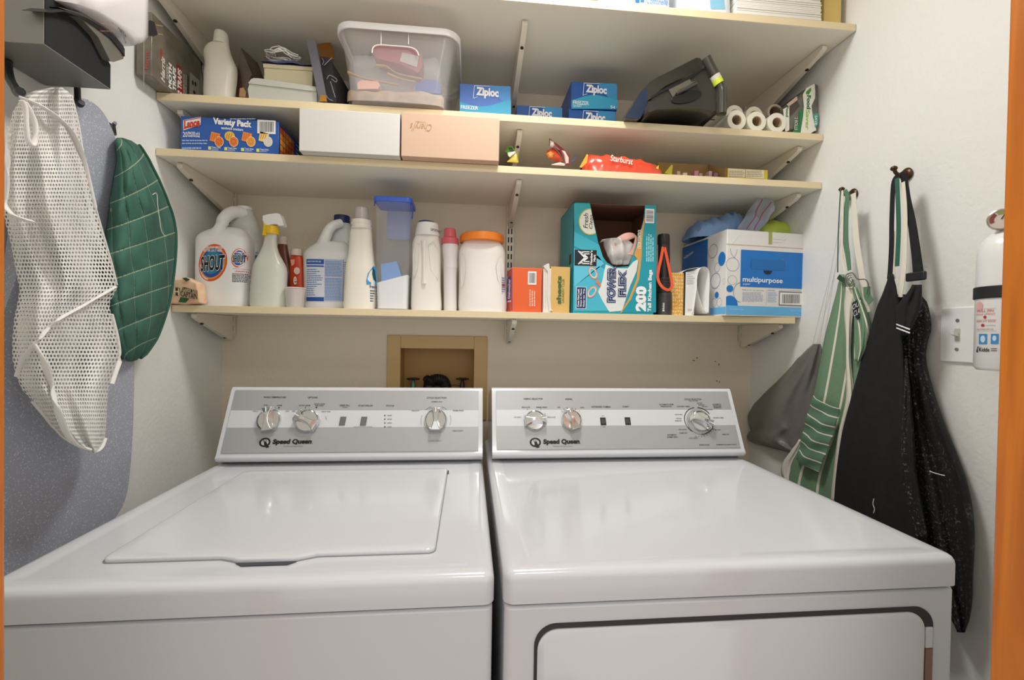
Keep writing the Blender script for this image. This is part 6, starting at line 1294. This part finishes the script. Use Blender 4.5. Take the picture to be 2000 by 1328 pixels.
rows = [(575, 1752, 1798), (590, 1751, 1810), (620, 1752, 1817), (645, 1756, 1818), (665, 1760, 1812), (700, 1763, 1808), (760, 1766, 1822), (820, 1768, 1842), (880, 1772, 1866), (940, 1780, 1888), (1000, 1790, 1900), (1060, 1804, 1903), (1120, 1822, 1900), (1170, 1840, 1899), (1210, 1858, 1893), (1235, 1870, 1884)]
f = cloth(rows, W-.024, None, amp=.016, fr=10, bul=.014, seed=.3, slant=-2); b = MB(); b.grid(f, 60, 90, BKC); b.build('side_panel', t, solid=.0014)
b = MB(); b.grid(cloth([(700, 1768, 1772), (760, 1766, 1778), (860, 1758, 1786), (920, 1758, 1790), (980, 1768, 1800), (1050, 1786, 1812)], W-.060, None, amp=.010, fr=5, seed=3), 20, 50, BKC); b.build('fold', t, solid=.0012)
pstrip([(1752, 344), (1745, 360), (1742, 420), (1741, 480), (1739, 520), (1737, 545)], .011, BK, W-.058).build('left_strap', t)
b = pstrip([(1757, 343), (1765, 345), (1772, 390), (1780, 430), (1786, 470), (1791, 510), (1794, 540)], [.012+.011*i/36 for i in range(37)], BK, W-.052); b.build('right_strap', t)
pstrip([(1752, 348), (1754, 400), (1755, 440), (1754, 480), (1752, 520)], .010, mat('336352', .8), W-.06).build('green_strap', t)
pstrip([(1763, 356), (1767, 400), (1768, 450), (1766, 520), (1758, 580)], .010, CRB, W-.055).build('cream_strap', t)
pstrip([(1746, 452), (1745, 500), (1746, 545)], .006, CRB, W-.056).build('cream_edge', t)
b = MB(); c = atx(1789, 543, W-.066); b.box(c.x-.004, c.x+.004, c.y-.021, c.y+.021, c.z-.006, c.z+.013, mat('1e1e20', .35)); b.build('strap_buckle', t, bevel=.003)
b = MB(); b.grid(cloth([(556, 1782, 1800), (575, 1770, 1800), (600, 1752, 1798), (640, 1754, 1780), (655, 1760, 1772)], W-.068, None, amp=.010, fr=6, seed=2), 24, 24, BK); b.build('gathered_bib', t, solid=.0014)
b = MB()
for o in (0, 7): b.slab([atx(x, y+o, W-.086) for x, y in ((1751, 632), (1778, 642), (1777, 644.5), (1751, 634.5))], (-.0006, 0, 0), mat('f0f0ee', .7))
b.build('white_stripes', t)
b = MB(); b.tube(spl([atx(x, y, W-.078) for x, y in ((1816, 920), (1826, 924), (1845, 929))], 4), .0009, mat('e8e6e0', .8), 5); b.tube(spl([atx(x, y, W-.078) for x, y in ((1707, 974), (1705, 984), (1708, 994), (1706, 1002))], 4), .0009, mat('e8e6e0', .8), 5); b.build('loose_thread', t)
# light switch
p0, p1 = atx(1841, 600, W), atx(1838, 710, W); yA = (p0.y+p1.y)/2; zc_ = atx(1870, 654, W).z; hw, hh = .036, .0585
ysw = yA-hw
t = thing('light_switch', 'white toggle light switch plate on the right wall', 'light switch', (W, ysw, zc_))
PW = mat('eeeeec', .3); b = MB()
b.loft([[Vector((W-x_, ysw+(p[0]), zc_+p[1])) for p in rrect(-hw+g, hw-g, -hh+g, hh-g, .003, 3)] for g, x_ in ((0, .0005), (0, .003), (.003, .006))][::1], PW); b.build('plate', t)
b = MB(); b.box(W-.0065, W-.0058, ysw-.0055, ysw+.0055, zc_-.013, zc_+.013, mat('c8c4b4', .4)); b.build('slot', t)
b = MB(); b.obox(Vector((W-.006, ysw-.004, zc_-.004)), (0, .008, 0), (-.003, 0, .010), (-.012, 0, .004), mat('ecebe4', .3)); b.build('toggle', t, bevel=.0008)
for s_ in (-1, 1):
    b = MB(); b.lathe([(.0035, -.0055), (.0035, -.0075), (.001, -.0078)], (W, ysw, zc_+s_*.030), mat('9a9890', .35, .5), 12, 'x'); b.build('screw', t)
# fire extinguisher
R_ = .043; xc = W-.060
d = FW + RT*((1903-1000)/FPX) - UP*((600-664)/FPX); d2 = Vector((d.x, d.y, 0)).normalized(); pr = Vector((d2.y, -d2.x, 0))
s = (xc-CX-pr.x*R_)/d2.x; yc = -CD+d2.y*s+pr.y*R_
t = thing('fire_extinguisher', 'white fire extinguisher with a round gauge and black strap on the right wall', 'fire extinguisher', (xc, yc, 0))
dist = math.hypot(xc-CX, yc+CD)
def ze(py, px=1925): dd = FW + RT*((px-1000)/FPX) - UP*((py-664)/FPX); return (CAM+dd*(dist/math.hypot(dd.x, dd.y))).z
z0, z1 = ze(722), ze(508); zt_ = ze(478); t.location.z = z0; bpy.context.view_layer.update()
EW = mat('eeeeec', .25, coat=.3)
b = MB(); b.lathe([(R_*.9, z0), (R_, z0+.006), (R_, z1), (R_*.96, z1+.02), (R_*.8, z1+.036), (R_*.5, z1+.048), (R_*.42, z1+.052)], (xc, yc, 0), EW, 40); b.build('cylinder', t, ang=50)
zv = z1+.05; b = MB(); b.lathe([(.015, zv), (.015, zv+.012), (.010, zv+.016), (.010, zv+.035)], (xc, yc, 0), BLACKP, 20); b.build('valve', t)
n = Vector((CX-xc, -CD-yc, 0)).normalized(); Un = Vector((-n.y, n.x, 0)); zg = ze(437)
gc = Vector((xc, yc, zg))+n*.015-Un*.012; V3 = (Un, Vector((0, 0, 1)), n)
b = MB(); b.lathe([(.017, 0), (.0185, .004), (.0185, .012), (.0165, .013), (.0165, .011)], gc, mat('b8b4a8', .25, .7), 32, V3, True, False); g = b.build('gauge', t)
b = MB(); b.lathe([(.0165, .0112), (.001, .0112)], gc, mat('d8c8be', .4), 32, V3, False, True); b.build('gauge_face', g)
D = Dec(gc+n*.0112, Un, (0, 0, 1)); 
for a0, a1, c_ in ((2.2, 3.6, '8a3a34'), (.9, 2.0, '8a9a4c'), (0, .7, '9a4a3c')):
    ts = [a0+(a1-a0)*i/8 for i in range(9)]; D.add2([(.0145*math.cos(a), .0145*math.sin(a)) for a in ts]+[(.009*math.cos(a), .009*math.sin(a)) for a in ts], [(i, i+1, 10+i, 9+i) for i in range(8)], c_, 1)
D.add2([(-.001, 0), (.001, 0), (.006, .011), (.005, .012)], [(0, 1, 2, 3)], '2a2a2a', 3); D.build('gauge_print', g)
b = MB(); b.box(xc-.008, xc+.05, yc-.012, yc+.012, zg+.012, zg+.020, mat('c8c4ba', .3, .6)); b.build('lever', t, bevel=.002)
b = MB(); za, zb2 = ze(585), ze(562); b.lathe([(R_+.0015, za), (R_+.0025, za+.001), (R_+.0025, zb2-.001), (R_+.0015, zb2)], (xc, yc, 0), mat('1c1c1c', .5), 40, cap0=False, cap1=False); b.build('strap', t)
b = MB(); b.box(xc+.02, W-.0008, yc-.03, yc+.03, za-.004, zb2+.004, mat('1c1c1c', .5)); b.build('wall_bracket', t)
def wrp(p, h):
    v = p-Vector((xc, yc, 0)); s = v.dot(Un); s = max(-R_*.995, min(R_*.995, s)); q_ = Vector((xc, yc, 0))+Un*s+n*math.sqrt((R_+h)**2-s*s); return Vector((q_.x, q_.y, p.z))
D = Dec(Vector((xc, yc, 0))+n*R_, Un, (0, 0, 1), wrp)
RD = 'd86a66'
D.ell(1905, 588, 1919, 606, 'e4b0ac', 1, n=20); D.text('PULL PIN', 1907, 604, 1940, 609, RD, 2, bold=.01); D.text('HOLD UPRIGHT', 1906, 611, 1944, 615, RD, 2); D.ell(1920, 616, 1926, 622, 'c02c2c', 2, n=12); D.text('AIM AT BASE', 1906, 625, 1944, 629, RD, 2)
D.ell(1915, 632, 1922, 638, 'c02c2c', 2, n=12); D.rect(1924, 635, 1945, 635.7, '9a9a9a', 2); D.lines(1906, 640, 1944, 645, 1, 'c89c98', 2, .3)
for y in (602, 624, 646): D.rect(1905, y, 1946, y+.6, 'b4b0b0', 1)
D.rect(1911, 652, 1927, 672, '3a8cc8', 2); D.ell(1914, 655, 1924, 669, 'c8e0f0', 3, n=12); D.rect(1935, 652, 1950, 672, '3a8cc8', 2); D.ell(1938, 655, 1946, 666, 'c8e0f0', 3, n=12)
D.text('Kidde', 1911, 679, 1932, 687, '2a2a2a', 2, bold=.02); D.poly([(1905, 688), (1908, 677), (1911, 676), (1908, 681), (1909, 689)], '2a2a2a', 2); D.lines(1935, 679, 1948, 687, 2, '6a6a6a', 2, .5)
D.build('label', t)
